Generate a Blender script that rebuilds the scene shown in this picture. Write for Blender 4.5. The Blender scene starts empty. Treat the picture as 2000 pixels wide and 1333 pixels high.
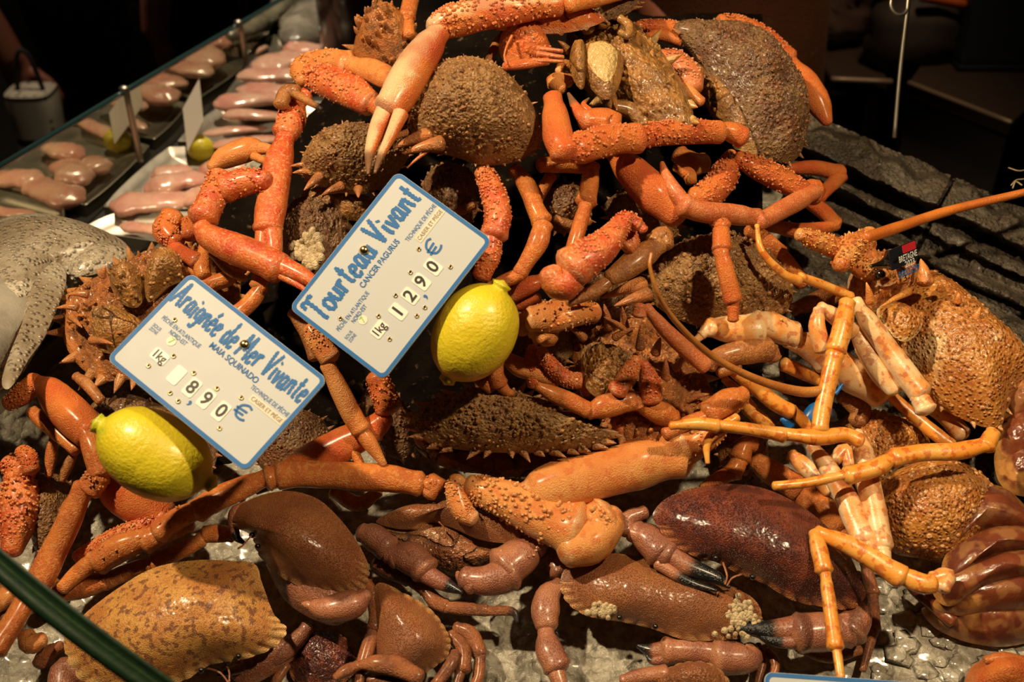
import bpy, math, random
import numpy as np
from mathutils import Vector, Matrix

# ------------------------------------------------------------------ camera, light, exposure
SC = bpy.context.scene
COL = SC.collection
F = 2222.0                                     # focal length in pixels of the 2000 x 1333 frame
PITCH, TILT = math.radians(35), math.radians(20)
O = np.array([0.0, 0.0, 0.95])                 # point of the ice bed in the middle of the frame
FW = np.array([0, math.cos(PITCH), -math.sin(PITCH)])
UP = np.array([0, math.sin(PITCH), math.cos(PITCH)])
RT = np.array([1.0, 0, 0])
CAM = O - 0.95 * FW
N = np.array([0, -math.sin(TILT), math.cos(TILT)])     # normal of the tilted bed

cd = bpy.data.cameras.new('camera'); cam = bpy.data.objects.new('camera', cd); COL.objects.link(cam)
cam.location = CAM; cam.rotation_euler = (math.pi / 2 - PITCH, 0, 0)
cd.sensor_width = 36; cd.lens = F / 2000 * 36; cd.clip_start = 0.02; cd.clip_end = 60
cd.dof.use_dof = True; cd.dof.focus_distance = 0.83; cd.dof.aperture_fstop = 7.1
SC.camera = cam
SC.view_settings.view_transform = 'Standard'; SC.view_settings.look = 'None'
SC.view_settings.gamma = 1; SC.view_settings.exposure = 0.0; SC.view_settings.use_curve_mapping = False
w = bpy.data.worlds.new('world'); SC.world = w; w.use_nodes = True
w.node_tree.nodes['Background'].inputs[0].default_value = (1.0, 0.62, 0.36, 1)
w.node_tree.nodes['Background'].inputs[1].default_value = 0.008

def lamp(name, loc, aim, power, col, size, cone, blend=0.4):
    l = bpy.data.lights.new(name, 'SPOT'); l.energy = power; l.color = col
    l.shadow_soft_size = size; l.spot_size = math.radians(cone); l.spot_blend = blend
    o = bpy.data.objects.new(name, l); COL.objects.link(o); o.location = loc
    o.rotation_euler = (Vector(aim) - Vector(loc)).to_track_quat('-Z', 'Y').to_euler()
    return o
lamp('spot_key', (-0.60, -0.25, 2.10), (0.04, 0.0, 0.95), 74, (1.0, 0.77, 0.48), 0.022, 52, 0.6)
lamp('fill_front', (0.48, -0.48, 2.0), (0.06, -0.05, 0.95), 38, (1.0, 0.76, 0.46), 0.025, 46, 0.6)  # added fill from the right front, lifts the shadows in the pile
lamp('fill_aisle', (-0.9, 1.0, 2.7), (-0.75, 2.0, 0.6), 60, (1.0, 0.8, 0.6), 0.1, 70, 0.8)  # added fill so the people and bag at the left show
lamp('fill_behind', (0.5, 0.45, 2.6), (0.3, 0.9, 0.75), 80, (1.0, 0.62, 0.34), 0.1, 36, 0.8)  # added fill so the brown apron shows
lamp('fill_counter', (-0.30, 0.85, 2.3), (-0.5, 0.6, 0.9), 80, (1.0, 0.82, 0.58), 0.04, 44, 0.8)  # extra light put over the counter to brighten the fillets

# ------------------------------------------------------------------ pixels to points
def ray(px, py): return FW + RT * ((px - 1000) / F) + UP * ((666.5 - py) / F)
def PA(px, py, h):                              # on a plane h metres above the bed
    d = ray(px, py); t = (h - N.dot(CAM - O)) / N.dot(d)
    return CAM + d * t
def PD(px, py, depth): return CAM + ray(px, py) * depth
def PZ(px, py, z):                              # on a level plane at world height z
    d = ray(px, py); return CAM + d * ((z - CAM[2]) / d[2])
def ss(a, b, x):
    t = min(1, max(0, (x - a) / (b - a))); return t * t * (3 - 2 * t)
def heap(px, py):                               # rise of the pile over the bed
    a = 0.145 * math.exp(-((px - 980) / 520.0) ** 2) * ss(1050, 380, py)
    b = 0.05 * math.exp(-((px - 250) / 330.0) ** 2) * ss(1200, 700, py)
    c = 0.035 * math.exp(-((px - 1500) / 260.0) ** 2) * ss(900, 450, py)
    return max(a, 0) + b + c
def P(px, py, dh=0.0): return PA(px, py, heap(px, py) + dh)
def depth(p): return float((p - CAM).dot(FW))

# ------------------------------------------------------------------ noise and mesh helpers
RN = random.Random(7)
def _h(ix, iy, iz, s):
    n = (ix.astype(np.int64) * 374761393 + iy.astype(np.int64) * 668265263 + iz.astype(np.int64) * 2147483647 + s * 974634777) & 0xffffffff
    n = ((n ^ (n >> 13)) * 1274126177) & 0xffffffff
    return ((n ^ (n >> 16)) & 0xffff) / 65535.0
def vn(p, s=0):
    i = np.floor(p); f = p - i; f = f * f * (3 - 2 * f); r = 0
    for a in (0, 1):
        for b in (0, 1):
            for c in (0, 1):
                wgt = (f[:, 0] if a else 1 - f[:, 0]) * (f[:, 1] if b else 1 - f[:, 1]) * (f[:, 2] if c else 1 - f[:, 2])
                r = r + wgt * _h(i[:, 0] + a, i[:, 1] + b, i[:, 2] + c, s)
    return r * 2 - 1
def fbm(p, scale, o=3, s=0):
    r = 0; a = 1
    for k in range(o): r = r + a * vn(p * scale * 2 ** k + 31.7 * k, s + k); a *= 0.5
    return r
def nz(v):
    l = np.linalg.norm(v); return v / l if l > 1e-12 else np.array([0, 0, 1.0])

class MB:
    def __init__(s): s.v = []; s.f = []; s.c = []; s.n = 0
    def add(s, v, f, c=(0, 0, 0)):
        v = np.asarray(v, float); s.v.append(v)
        c = np.asarray(c, float)
        if c.ndim == 1: c = np.tile(c, (len(v), 1))
        s.c.append(c); s.f += [tuple(i + s.n for i in q) for q in f]; s.n += len(v)
    def build(s, name, m, parent=None, smooth=True):
        v = np.vstack(s.v); org = np.array(parent['_o']) if parent is not None else v.mean(0)
        me = bpy.data.meshes.new(name); me.from_pydata((v - org).tolist(), [], s.f); me.update()
        at = me.color_attributes.new('pat', 'FLOAT_COLOR', 'POINT')
        c = np.ones((s.n, 4)); c[:, :3] = np.vstack(s.c); at.data.foreach_set('color', c.ravel())
        if smooth: me.polygons.foreach_set('use_smooth', [True] * len(me.polygons))
        me.materials.append(m)
        o = bpy.data.objects.new(name, me); COL.objects.link(o)
        if parent is not None:
            o.parent = parent
            o['_o'] = list(parent['_o'])
        else:
            o.location = org; o['_o'] = org.tolist()
        return o

def thing(name, label, cat, at, group=None):
    o = bpy.data.objects.new(name, None); COL.objects.link(o); o.location = at; o.empty_display_size = 0.02
    o['_o'] = [float(q) for q in at]; o['label'] = label; o['category'] = cat
    if group: o['group'] = group
    return o
def tag(o, label, cat, group=None, kind=None):
    o['label'] = label; o['category'] = cat
    if group: o['group'] = group
    if kind: o['kind'] = kind
    return o

def cr(pts, n, closed=False):                   # Catmull-Rom through control rows
    pts = np.asarray(pts, float); k = len(pts)
    if k == 2 and not closed:
        t = np.linspace(0, 1, n)[:, None]; return pts[0] * (1 - t) + pts[1] * t
    out = []
    segs = k if closed else k - 1
    for j in range(n):
        u = j / n * segs if closed else j / (n - 1) * segs
        i = min(int(u), segs - 1); t = u - i
        if closed: a, b, c, d = (pts[(i + q) % k] for q in (-1, 0, 1, 2))
        else:
            b = pts[i]; c = pts[i + 1]
            a = pts[i - 1] if i > 0 else 2 * b - c
            d = pts[i + 2] if i + 2 < k else 2 * c - b
        out.append(0.5 * (2 * b + (c - a) * t + (2 * a - 5 * b + 4 * c - d) * t * t + (3 * b - a - 3 * c + d) * t ** 3))
    return np.array(out)

def grid_faces(r, c, wrap=True):
    f = []
    for i in range(r - 1):
        for j in range(c if wrap else c - 1):
            k = (j + 1) % c
            f.append((i * c + j, i * c + k, (i + 1) * c + k, (i + 1) * c + j))
    return f

def cone(mb, base, d, b, h, col=(0, 0, 1), round_=False, sides=6):
    d = nz(d); a = nz(np.cross(d, [0.3, 0.7, 0.2])); e = np.cross(d, a)
    prof = [(1.1, -0.15), (0.92, 0.35), (0.6, 0.75), (0.05, 1.0)] if round_ else [(1.1, -0.15), (0.68, 0.35), (0.34, 0.72), (0.03, 1.0)]
    v = []; cc = []
    for q, z in prof:
        for k in range(sides):
            t = k / sides * 2 * math.pi
            v.append(base + (a * math.cos(t) + e * math.sin(t)) * b * q + d * h * z)
            cc.append((col[0], col[1], col[2] * max(0, z) ** 1.5 * (.6 if round_ else 1)))
    mb.add(v, grid_faces(len(prof), sides) + [tuple(range((len(prof) - 1) * sides, len(prof) * sides))], cc)

def tube(mb, c, r, sides=16, flat=1.0, cream=0.0, phi=0.0, joint=True, noise=0.05, caps=True, dark_end=0.0, dark_start=0.0, top=None, band=0.0, sd=0):
    """swept tube: c centres, r radii; cream = pale underside amount."""
    c = np.asarray(c, float); r = np.asarray(r, float); n = len(c)
    ref = N if top is None else top
    t = np.gradient(c, axis=0)
    tt = np.linspace(0, 1, n)
    rr = r.copy()
    if joint: rr = rr * (0.95 + 0.09 * tt) * (1 + 0.12 * np.exp(-((1 - tt) / 0.09) ** 2) - 0.10 * np.exp(-((tt - 0.10) / 0.07) ** 2) + 0.03 * np.exp(-(tt / 0.03) ** 2))
    cs, rs, ts, us = list(c), list(rr), list(t), list(tt)
    if caps:
        t0 = nz(t[0]); t1 = nz(t[-1])
        cs = [c[0] - t0 * rr[0] * 0.5, c[0] - t0 * rr[0] * 0.42, c[0] - t0 * rr[0] * 0.2] + cs + [c[-1] + t1 * rr[-1] * 0.2, c[-1] + t1 * rr[-1] * 0.42, c[-1] + t1 * rr[-1] * 0.5]
        rs = [rr[0] * 0.02, rr[0] * 0.5, rr[0] * 0.85] + rs + [rr[-1] * 0.85, rr[-1] * 0.5, rr[-1] * 0.02]
        ts = [t0] * 3 + ts + [t1] * 3; us = [0] * 3 + us + [1] * 3
    v = []; col = []; prev = None
    for p, q, tn, u in zip(cs, rs, ts, us):
        tn = nz(tn); s = np.cross(tn, ref)
        if np.linalg.norm(s) < 0.25 and prev is not None: s = prev - tn * prev.dot(tn)
        s = nz(s); prev = s; up = np.cross(s, tn)
        for k in range(sides):
            a = k / sides * 2 * math.pi
            v.append(p + s * math.cos(a) * q + up * math.sin(a) * q * flat)
            cr_ = cream * min(1, max(0, 0.25 - 0.85 * math.sin(a - phi)))
            if joint: cr_ = max(cr_, (0.26 if cream > 0.25 else 0.12) * math.exp(-((1 - u) / 0.05) ** 2), 0.15 * math.exp(-(u / 0.05) ** 2))
            dk = 0
            if dark_end: dk = ss(1 - dark_end - 0.1, 1 - dark_end + 0.04, u)
            if dark_start: dk = max(dk, 1 - ss(dark_start - .04, dark_start + .1, u))
            col.append((cr_, dk, 0))
    v = np.array(v); cc = np.repeat(np.array(cs), sides, axis=0); rad = v - cc; L = np.repeat(np.array(rs), sides)
    if noise:
        ang = np.tile(np.arange(sides) / sides * 2 * math.pi, n + 6 if caps else n)
        d = fbm(v, 55, 2, sd) * 0.9 + fbm(v, 240, 2, sd + 5) * 0.35 + (0.55 * np.cos(3 * ang + sd) if joint else 0)
        v = cc + rad * (1 + noise * d)[:, None]
    m = len(cs)
    mb.add(v, grid_faces(m, sides) + [tuple(range(sides))[::-1], tuple(range((m - 1) * sides, m * sides))], col)

def spines(mb, c, r, n, hgt, wid, rnd=False, rows=None, sd=1, col=(0, 0, 1), ref=None, lo=-0.15):
    R = random.Random(sd); c = np.asarray(c); m = len(c); ref = N if ref is None else ref
    tan = np.gradient(c, axis=0)
    for k in range(n):
        u = R.uniform(0.04, 0.97) * (m - 1); i = int(u); f = u - i; j = min(i + 1, m - 1)
        p = c[i] * (1 - f) + c[j] * f; q = r[i] * (1 - f) + r[j] * f; tn = nz(tan[i]); s = nz(np.cross(tn, ref)); up = np.cross(s, tn)
        a = R.choice(rows) + R.uniform(-.12, .12) if rows else R.uniform(math.pi * lo, math.pi * (1 - lo))
        d = s * math.cos(a) + up * math.sin(a); z = R.uniform(0.6, 1.25)
        cone(mb, p + d * q * 0.95, d + tn * R.uniform(-.1, .3), wid * q * z, hgt * q * z, col, rnd)

# ------------------------------------------------------------------ materials
def nodes(m): m.use_nodes = True; return m.node_tree.nodes, m.node_tree.links
def mat(name, c1, c2, cream=(0.8, 0.55, 0.3), dark=(0.01, 0.008, 0.006), tip=(0.75, 0.5, 0.3), rough=0.35, s1=45, s2=700, spot=None, spot_amt=0.5,
        bump=0.25, bs=900, vor=0, vors=300, sss=0.0, coat=0.3, metal=0, spec=0.5, cell=None, cells=300, vary=None):
    m = bpy.data.materials.new(name); n, l = nodes(m); b = n['Principled BSDF']
    tc = n.new('ShaderNodeTexCoord'); V = tc.outputs['Object']
    oi = n.new('ShaderNodeObjectInfo'); va = n.new('ShaderNodeVectorMath'); va.operation = 'ADD'; l.new(tc.outputs['Object'], va.inputs[0]); l.new(oi.outputs['Random'], va.inputs[1]); V = va.outputs[0]
    def noise(sc, det=4, ro=0.55):
        t = n.new('ShaderNodeTexNoise'); t.inputs['Scale'].default_value = sc; t.inputs['Detail'].default_value = det; t.inputs['Roughness'].default_value = ro
        l.new(V, t.inputs['Vector']); return t.outputs['Fac']
    def ramp(x, a, bb):
        r = n.new('ShaderNodeMapRange'); r.inputs[1].default_value = a; r.inputs[2].default_value = bb; r.interpolation_type = 'SMOOTHSTEP'; l.new(x, r.inputs[0]); return r.outputs[0]
    def mix(fac, a, bb):
        x = n.new('ShaderNodeMix'); x.data_type = 'RGBA'
        for sock, val in ((x.inputs[0], fac), (x.inputs[6], a), (x.inputs[7], bb)):
            if isinstance(val, (int, float)): sock.default_value = val
            elif isinstance(val, tuple): sock.default_value = (*val, 1)
            else: l.new(val, sock)
        return x.outputs[2]
    def mth(op, a, bb):
        x = n.new('ShaderNodeMath'); x.operation = op
        for sock, val in ((x.inputs[0], a), (x.inputs[1], bb)):
            if isinstance(val, (int, float)): sock.default_value = val
            else: l.new(val, sock)
        return x.outputs[0]
    at = n.new('ShaderNodeAttribute'); at.attribute_name = 'pat'; sp = n.new('ShaderNodeSeparateColor'); l.new(at.outputs['Color'], sp.inputs[0])
    c = mix(ramp(noise(s1), 0.35, 0.65), c1, c2)
    if spot: c = mix(mth('MULTIPLY', ramp(noise(s2, 2), 0.52, 0.62), spot_amt), c, spot)
    c = mix(mth('MULTIPLY', ramp(mth('ADD', sp.outputs[0], mth('MULTIPLY', mth('SUBTRACT', noise(s1 * 3.3, 3), 0.5), 1.0)), 0.1, 0.75), 0.95), c, cream)
    if vary: c = mix(mth('MULTIPLY', ramp(noise(s1 * 0.7, 2), 0.5, 0.72), 0.6), c, vary); c = mix(mth('MULTIPLY', oi.outputs['Random'], 0.2), c, vary)
    if cell:
        ce = n.new('ShaderNodeTexVoronoi'); ce.inputs['Scale'].default_value = cells; l.new(V, ce.inputs['Vector'])
        c = mix(mth('MULTIPLY', ramp(ce.outputs['Distance'], 0.42, 0.12), 0.75), c, cell)
    c = mix(sp.outputs[2], c, tip); c = mix(sp.outputs[1], c, dark)
    l.new(c, b.inputs['Base Color'])
    l.new(mth('ADD', mth('MULTIPLY', mth('SUBTRACT', noise(s1 * 6), 0.5), 0.35), rough), b.inputs['Roughness'])
    b.inputs['Coat Weight'].default_value = coat; b.inputs['Coat Roughness'].default_value = 0.22; b.inputs['Metallic'].default_value = metal
    b.inputs['Specular IOR Level'].default_value = spec
    if sss: b.inputs['Subsurface Weight'].default_value = sss; b.inputs['Subsurface Radius'].default_value = (0.006, 0.003, 0.0015); b.inputs['Subsurface Scale'].default_value = 1
    h = noise(bs, 3, 0.6)
    if vor:
        vv = n.new('ShaderNodeTexVoronoi'); vv.inputs['Scale'].default_value = vors; l.new(V, vv.inputs['Vector'])
        h = mth('ADD', mth('MULTIPLY', h, 0.4), mth('MULTIPLY', ramp(vv.outputs['Distance'], 0.55, 0.0), vor))
    bp = n.new('ShaderNodeBump'); bp.inputs['Strength'].default_value = bump; bp.inputs['Distance'].default_value = 0.0018
    l.new(h, bp.inputs['Height']); l.new(bp.outputs[0], b.inputs['Normal'])
    return m

M = {}
M['claw'] = mat('claw_red', dark=(0.22, 0.10, 0.04), c1=(0.66, 0.105, 0.015), c2=(0.74, 0.20, 0.03), cream=(0.86, 0.60, 0.33), rough=0.36, s1=38, spot=(0.80, 0.33, 0.07), s2=900, bump=0.9, bs=1000, tip=(0.78, 0.40, 0.18), vary=(0.48, 0.06, 0.015))
M['clawt'] = mat('claw_tan', dark=(0.22, 0.10, 0.04), c1=(0.66, 0.22, 0.045), c2=(0.76, 0.33, 0.09), cream=(0.88, 0.66, 0.38), rough=0.34, s1=34, spot=(0.58, 0.12, 0.02), s2=130, spot_amt=.55, bump=0.7, bs=1000, tip=(0.8, 0.5, 0.25), vary=(0.70, 0.20, 0.035))
M['spiny'] = mat('spiny_red', (0.58, 0.075, 0.018), (0.68, 0.18, 0.035), cream=(0.85, 0.56, 0.30), rough=0.3, s1=60, spot=(0.72, 0.36, 0.16), s2=420, spot_amt=.6, bump=0.6, bs=700, tip=(0.80, 0.36, 0.14), vary=(0.42, 0.045, 0.02))
M['walk'] = mat('leg_tan', (0.70, 0.21, 0.028), (0.52, 0.125, 0.02), cream=(0.80, 0.47, 0.20), rough=0.33, s1=55, spot=(0.72, 0.34, 0.09), s2=350, spot_amt=.6, bump=0.8, bs=900, tip=(0.7, 0.38, 0.16), vary=(0.46, 0.10, 0.02))
M['walkb'] = mat('leg_brown', (0.40, 0.13, 0.022), (0.25, 0.075, 0.02), cream=(0.62, 0.35, 0.13), rough=0.36, s1=70, spot=(0.55, 0.26, 0.09), s2=500, spot_amt=.6, bump=0.7, bs=800, tip=(0.6, 0.3, 0.12), vary=(0.50, 0.22, 0.06))
M['pink'] = mat('leg_pink', (0.64, 0.19, 0.055), (0.54, 0.12, 0.03), cream=(0.82, 0.5, 0.30), rough=0.38, s1=60, spot=(0.70, 0.36, 0.2), s2=600, bump=0.5, bs=900, vary=(0.50, 0.12, 0.03))
M['lob'] = mat('lobster_leg', (0.80, 0.29, 0.035), (0.85, 0.42, 0.09), cream=(0.92, 0.70, 0.40), dark=(0.25, 0.05, 0.01), rough=0.3, s1=50, spot=(0.55, 0.11, 0.015), s2=170, spot_amt=.75, bump=0.15, bs=700)
M['lobp'] = mat('lobster_pale', (0.88, 0.62, 0.32), (0.80, 0.32, 0.07), cream=(0.92, 0.74, 0.48), dark=(0.28, 0.06, 0.05), rough=0.3, s1=60, spot=(0.5, 0.13, 0.05), s2=150, spot_amt=.7, bump=0.15, bs=700)
M['shell'] = mat('spider_shell', (0.31, 0.155, 0.042), (0.17, 0.072, 0.02), cream=(0.42, 0.17, 0.05), tip=(0.62, 0.28, 0.12), rough=0.46, s1=60, spot=(0.38, 0.24, 0.10), s2=650, spot_amt=.75, bump=1.0, bs=1100, vor=0.5, vors=420, coat=0.25, vary=(0.20, 0.085, 0.03))
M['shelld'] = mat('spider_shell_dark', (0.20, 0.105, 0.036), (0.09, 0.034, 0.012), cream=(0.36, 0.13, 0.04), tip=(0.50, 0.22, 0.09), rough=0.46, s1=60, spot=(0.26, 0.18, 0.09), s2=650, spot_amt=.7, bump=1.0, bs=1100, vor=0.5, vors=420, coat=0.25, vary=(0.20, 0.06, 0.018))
M['belly'] = mat('spider_belly', (0.40, 0.17, 0.035), (0.20, 0.085, 0.02), cream=(0.68, 0.46, 0.18), tip=(0.66, 0.26, 0.06), dark=(0.03, 0.015, 0.008), rough=0.3, s1=70, spot=(0.52, 0.30, 0.09), s2=420, bump=0.8, bs=600, coat=0.5, vary=(0.12, 0.05, 0.015))
M['fur'] = mat('spider_spiny_brown', (0.50, 0.16, 0.028), (0.22, 0.075, 0.018), cream=(0.55, 0.25, 0.07), tip=(0.72, 0.27, 0.10), rough=0.35, s1=90, spot=(0.50, 0.24, 0.08), s2=500, bump=1.0, bs=800, coat=0.4)
M['tour'] = mat('crab_brown', (0.38, 0.145, 0.042), (0.27, 0.085, 0.028), cream=(0.56, 0.29, 0.10), rough=0.36, s1=30, spot=(0.33, 0.10, 0.028), s2=160, spot_amt=.55, bump=0.8, vor=.7, vors=1100, bs=1500, coat=0.5, vary=(0.24, 0.09, 0.04))
M['tourt'] = mat('crab_tan', (0.60, 0.30, 0.07), (0.46, 0.18, 0.042), cream=(0.66, 0.38, 0.13), rough=0.36, s1=35, spot=(0.15, 0.045, 0.02), s2=210, spot_amt=.8, bump=0.7, vor=.6, vors=1100, bs=1500, coat=0.5)
M['tourd'] = mat('crab_dark_red', (0.17, 0.035, 0.018), (0.075, 0.018, 0.013), cream=(0.46, 0.16, 0.05), rough=0.3, s1=28, spot=(0.24, 0.05, 0.02), s2=120, spot_amt=.55, bump=0.9, vor=.7, vors=900, bs=1400, coat=0.6)
M['tclaw'] = mat('crab_claw', (0.46, 0.18, 0.085), (0.27, 0.09, 0.05), cream=(0.60, 0.33, 0.15), rough=0.3, s1=35, spot=(0.46, 0.20, 0.10), s2=500, spot_amt=.5, bump=0.6, vor=.4, vors=800, bs=900, dark=(0.010, 0.010, 0.010), coat=0.5, vary=(0.20, 0.07, 0.05))
M['tleg'] = mat('crab_leg', (0.38, 0.12, 0.035), (0.18, 0.055, 0.022), cream=(0.5, 0.25, 0.1), rough=0.4, s1=60, spot=(0.4, 0.17, 0.07), s2=500, bump=0.9, bs=900, dark=(0.02, 0.012, 0.01))
M['lobs'] = mat('lobster_shell', (0.50, 0.20, 0.035), (0.40, 0.13, 0.025), cream=(0.80, 0.55, 0.26), tip=(0.40, 0.10, 0.03), dark=(0.16, 0.03, 0.02), rough=0.3, s1=40, spot=(0.72, 0.42, 0.13), s2=420, spot_amt=.3, bump=0.8, bs=600, vor=1.0, vors=330, coat=0.5, cell=(0.26, 0.055, 0.012), cells=330)
M['lobt'] = mat('lobster_tail', (0.22, 0.055, 0.020), (0.13, 0.032, 0.018), cream=(0.62, 0.30, 0.08), tip=(0.5, 0.2, .05), rough=0.24, s1=45, spot=(0.5, 0.26, 0.09), s2=60, spot_amt=.35, bump=0.15, bs=900, coat=0.7)
M['lobh'] = mat('lobster_head', (0.62, 0.17, 0.03), (0.74, 0.34, 0.09), cream=(0.88, 0.68, 0.42), dark=(0.16, 0.02, 0.02), tip=(0.80, 0.36, 0.07), rough=0.3, s1=90, spot=(0.30, 0.05, 0.02), s2=260, spot_amt=.7, bump=0.6, bs=600, coat=0.5)
M['eye'] = mat('eye_black', (0.006, 0.005, 0.005), (0.01, 0.008, 0.006), rough=0.08, bump=0, coat=1)
M['ant'] = mat('antenna', (0.66, 0.20, 0.03), (0.50, 0.13, 0.02), rough=0.35, s1=30, bump=0.3, bs=500)
M['antb'] = mat('antenna_brown', (0.58, 0.24, 0.05), (0.42, 0.14, 0.03), rough=0.35, s1=30, bump=0.3, bs=500)
M['barn'] = mat('barnacle', (0.75, 0.60, 0.36), (0.55, 0.42, 0.24), rough=0.6, s1=200, bump=1, bs=700)
M['mound'] = mat('gap_shade_black', (0.006, 0.004, 0.003), (0.009, 0.006, 0.004), rough=0.9, spec=0.03, bump=0.6, bs=200, coat=0.0)  # near-black colour stands in for the shade deep between the crabs

# ------------------------------------------------------------------ builders for animals
SD = [0]
def seg_pts(s, h):
    out = []
    for q in s.split():
        a = [float(z) for z in q.split(',')]
        p = P(a[0], a[1], (h + (a[3] if len(a) > 3 else 0)) / 100)
        out.append([*p, a[2] * depth(p) / F])
    return np.array(out)
def limb(root, name, kind, spec, h=1.0, cream=None, fingers=(), flat=0.92, tipd=0.0, phi=0.0, dens=1.0, sides=18, noise=0.05, rnd=True, sl=0.12, label=None, fname='finger', fdark=0.0, fflat=0.9):
    mb = MB()
    if cream is None: cream = {'claw': 0.5, 'clawt': 0.6, 'spiny': 0.5, 'walk': 0.2, 'walkb': 0.2, 'pink': .3, 'lob': 0.35, 'lobp': 0.5, 'tclaw': 0.45, 'tleg': 0.1}.get(kind, 0.3)
    parts = spec.split('/')
    for i, s in enumerate(parts):
        SD[0] += 1; sp = '*' in s; bumpy = '+' in s; s = s.replace('*', '').replace('+', '').strip()
        q = seg_pts(s, h)
        L = sum(np.linalg.norm(q[k + 1, :3] - q[k, :3]) for k in range(len(q) - 1))
        n = max(9, int(L / 0.0028)); q = cr(q, n); c, r = q[:, :3], np.maximum(q[:, 3], 0.0006)
        tube(mb, c, r, sides, flat, cream, phi, joint=True, noise=noise, sd=SD[0] % 50, dark_end=tipd if i == len(parts) - 1 else 0)
        if sp: spines(mb, c, r, int(L / r.mean() * 34 * dens), sl, 0.095, rnd, sd=SD[0])
        if bumpy: spines(mb, c, r, int(L / r.mean() * 22 * dens), sl * .45, 0.08, True, sd=SD[0])
    o = mb.build(name, M[kind], root)
    if label: o['label'] = label
    for f in fingers:
        mb = MB(); q = seg_pts(f, h); L = sum(np.linalg.norm(q[k + 1, :3] - q[k, :3]) for k in range(len(q) - 1))
        q = cr(q, max(10, int(L / 0.002))); tube(mb, q[:, :3], np.maximum(q[:, 3], .0005), sides, fflat, cream, phi, joint=False, noise=noise * .5, dark_end=fdark or (.3 if kind in ('claw', 'clawt') else 0))
        mb.build(fname, M[kind], o)
    return o

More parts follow.
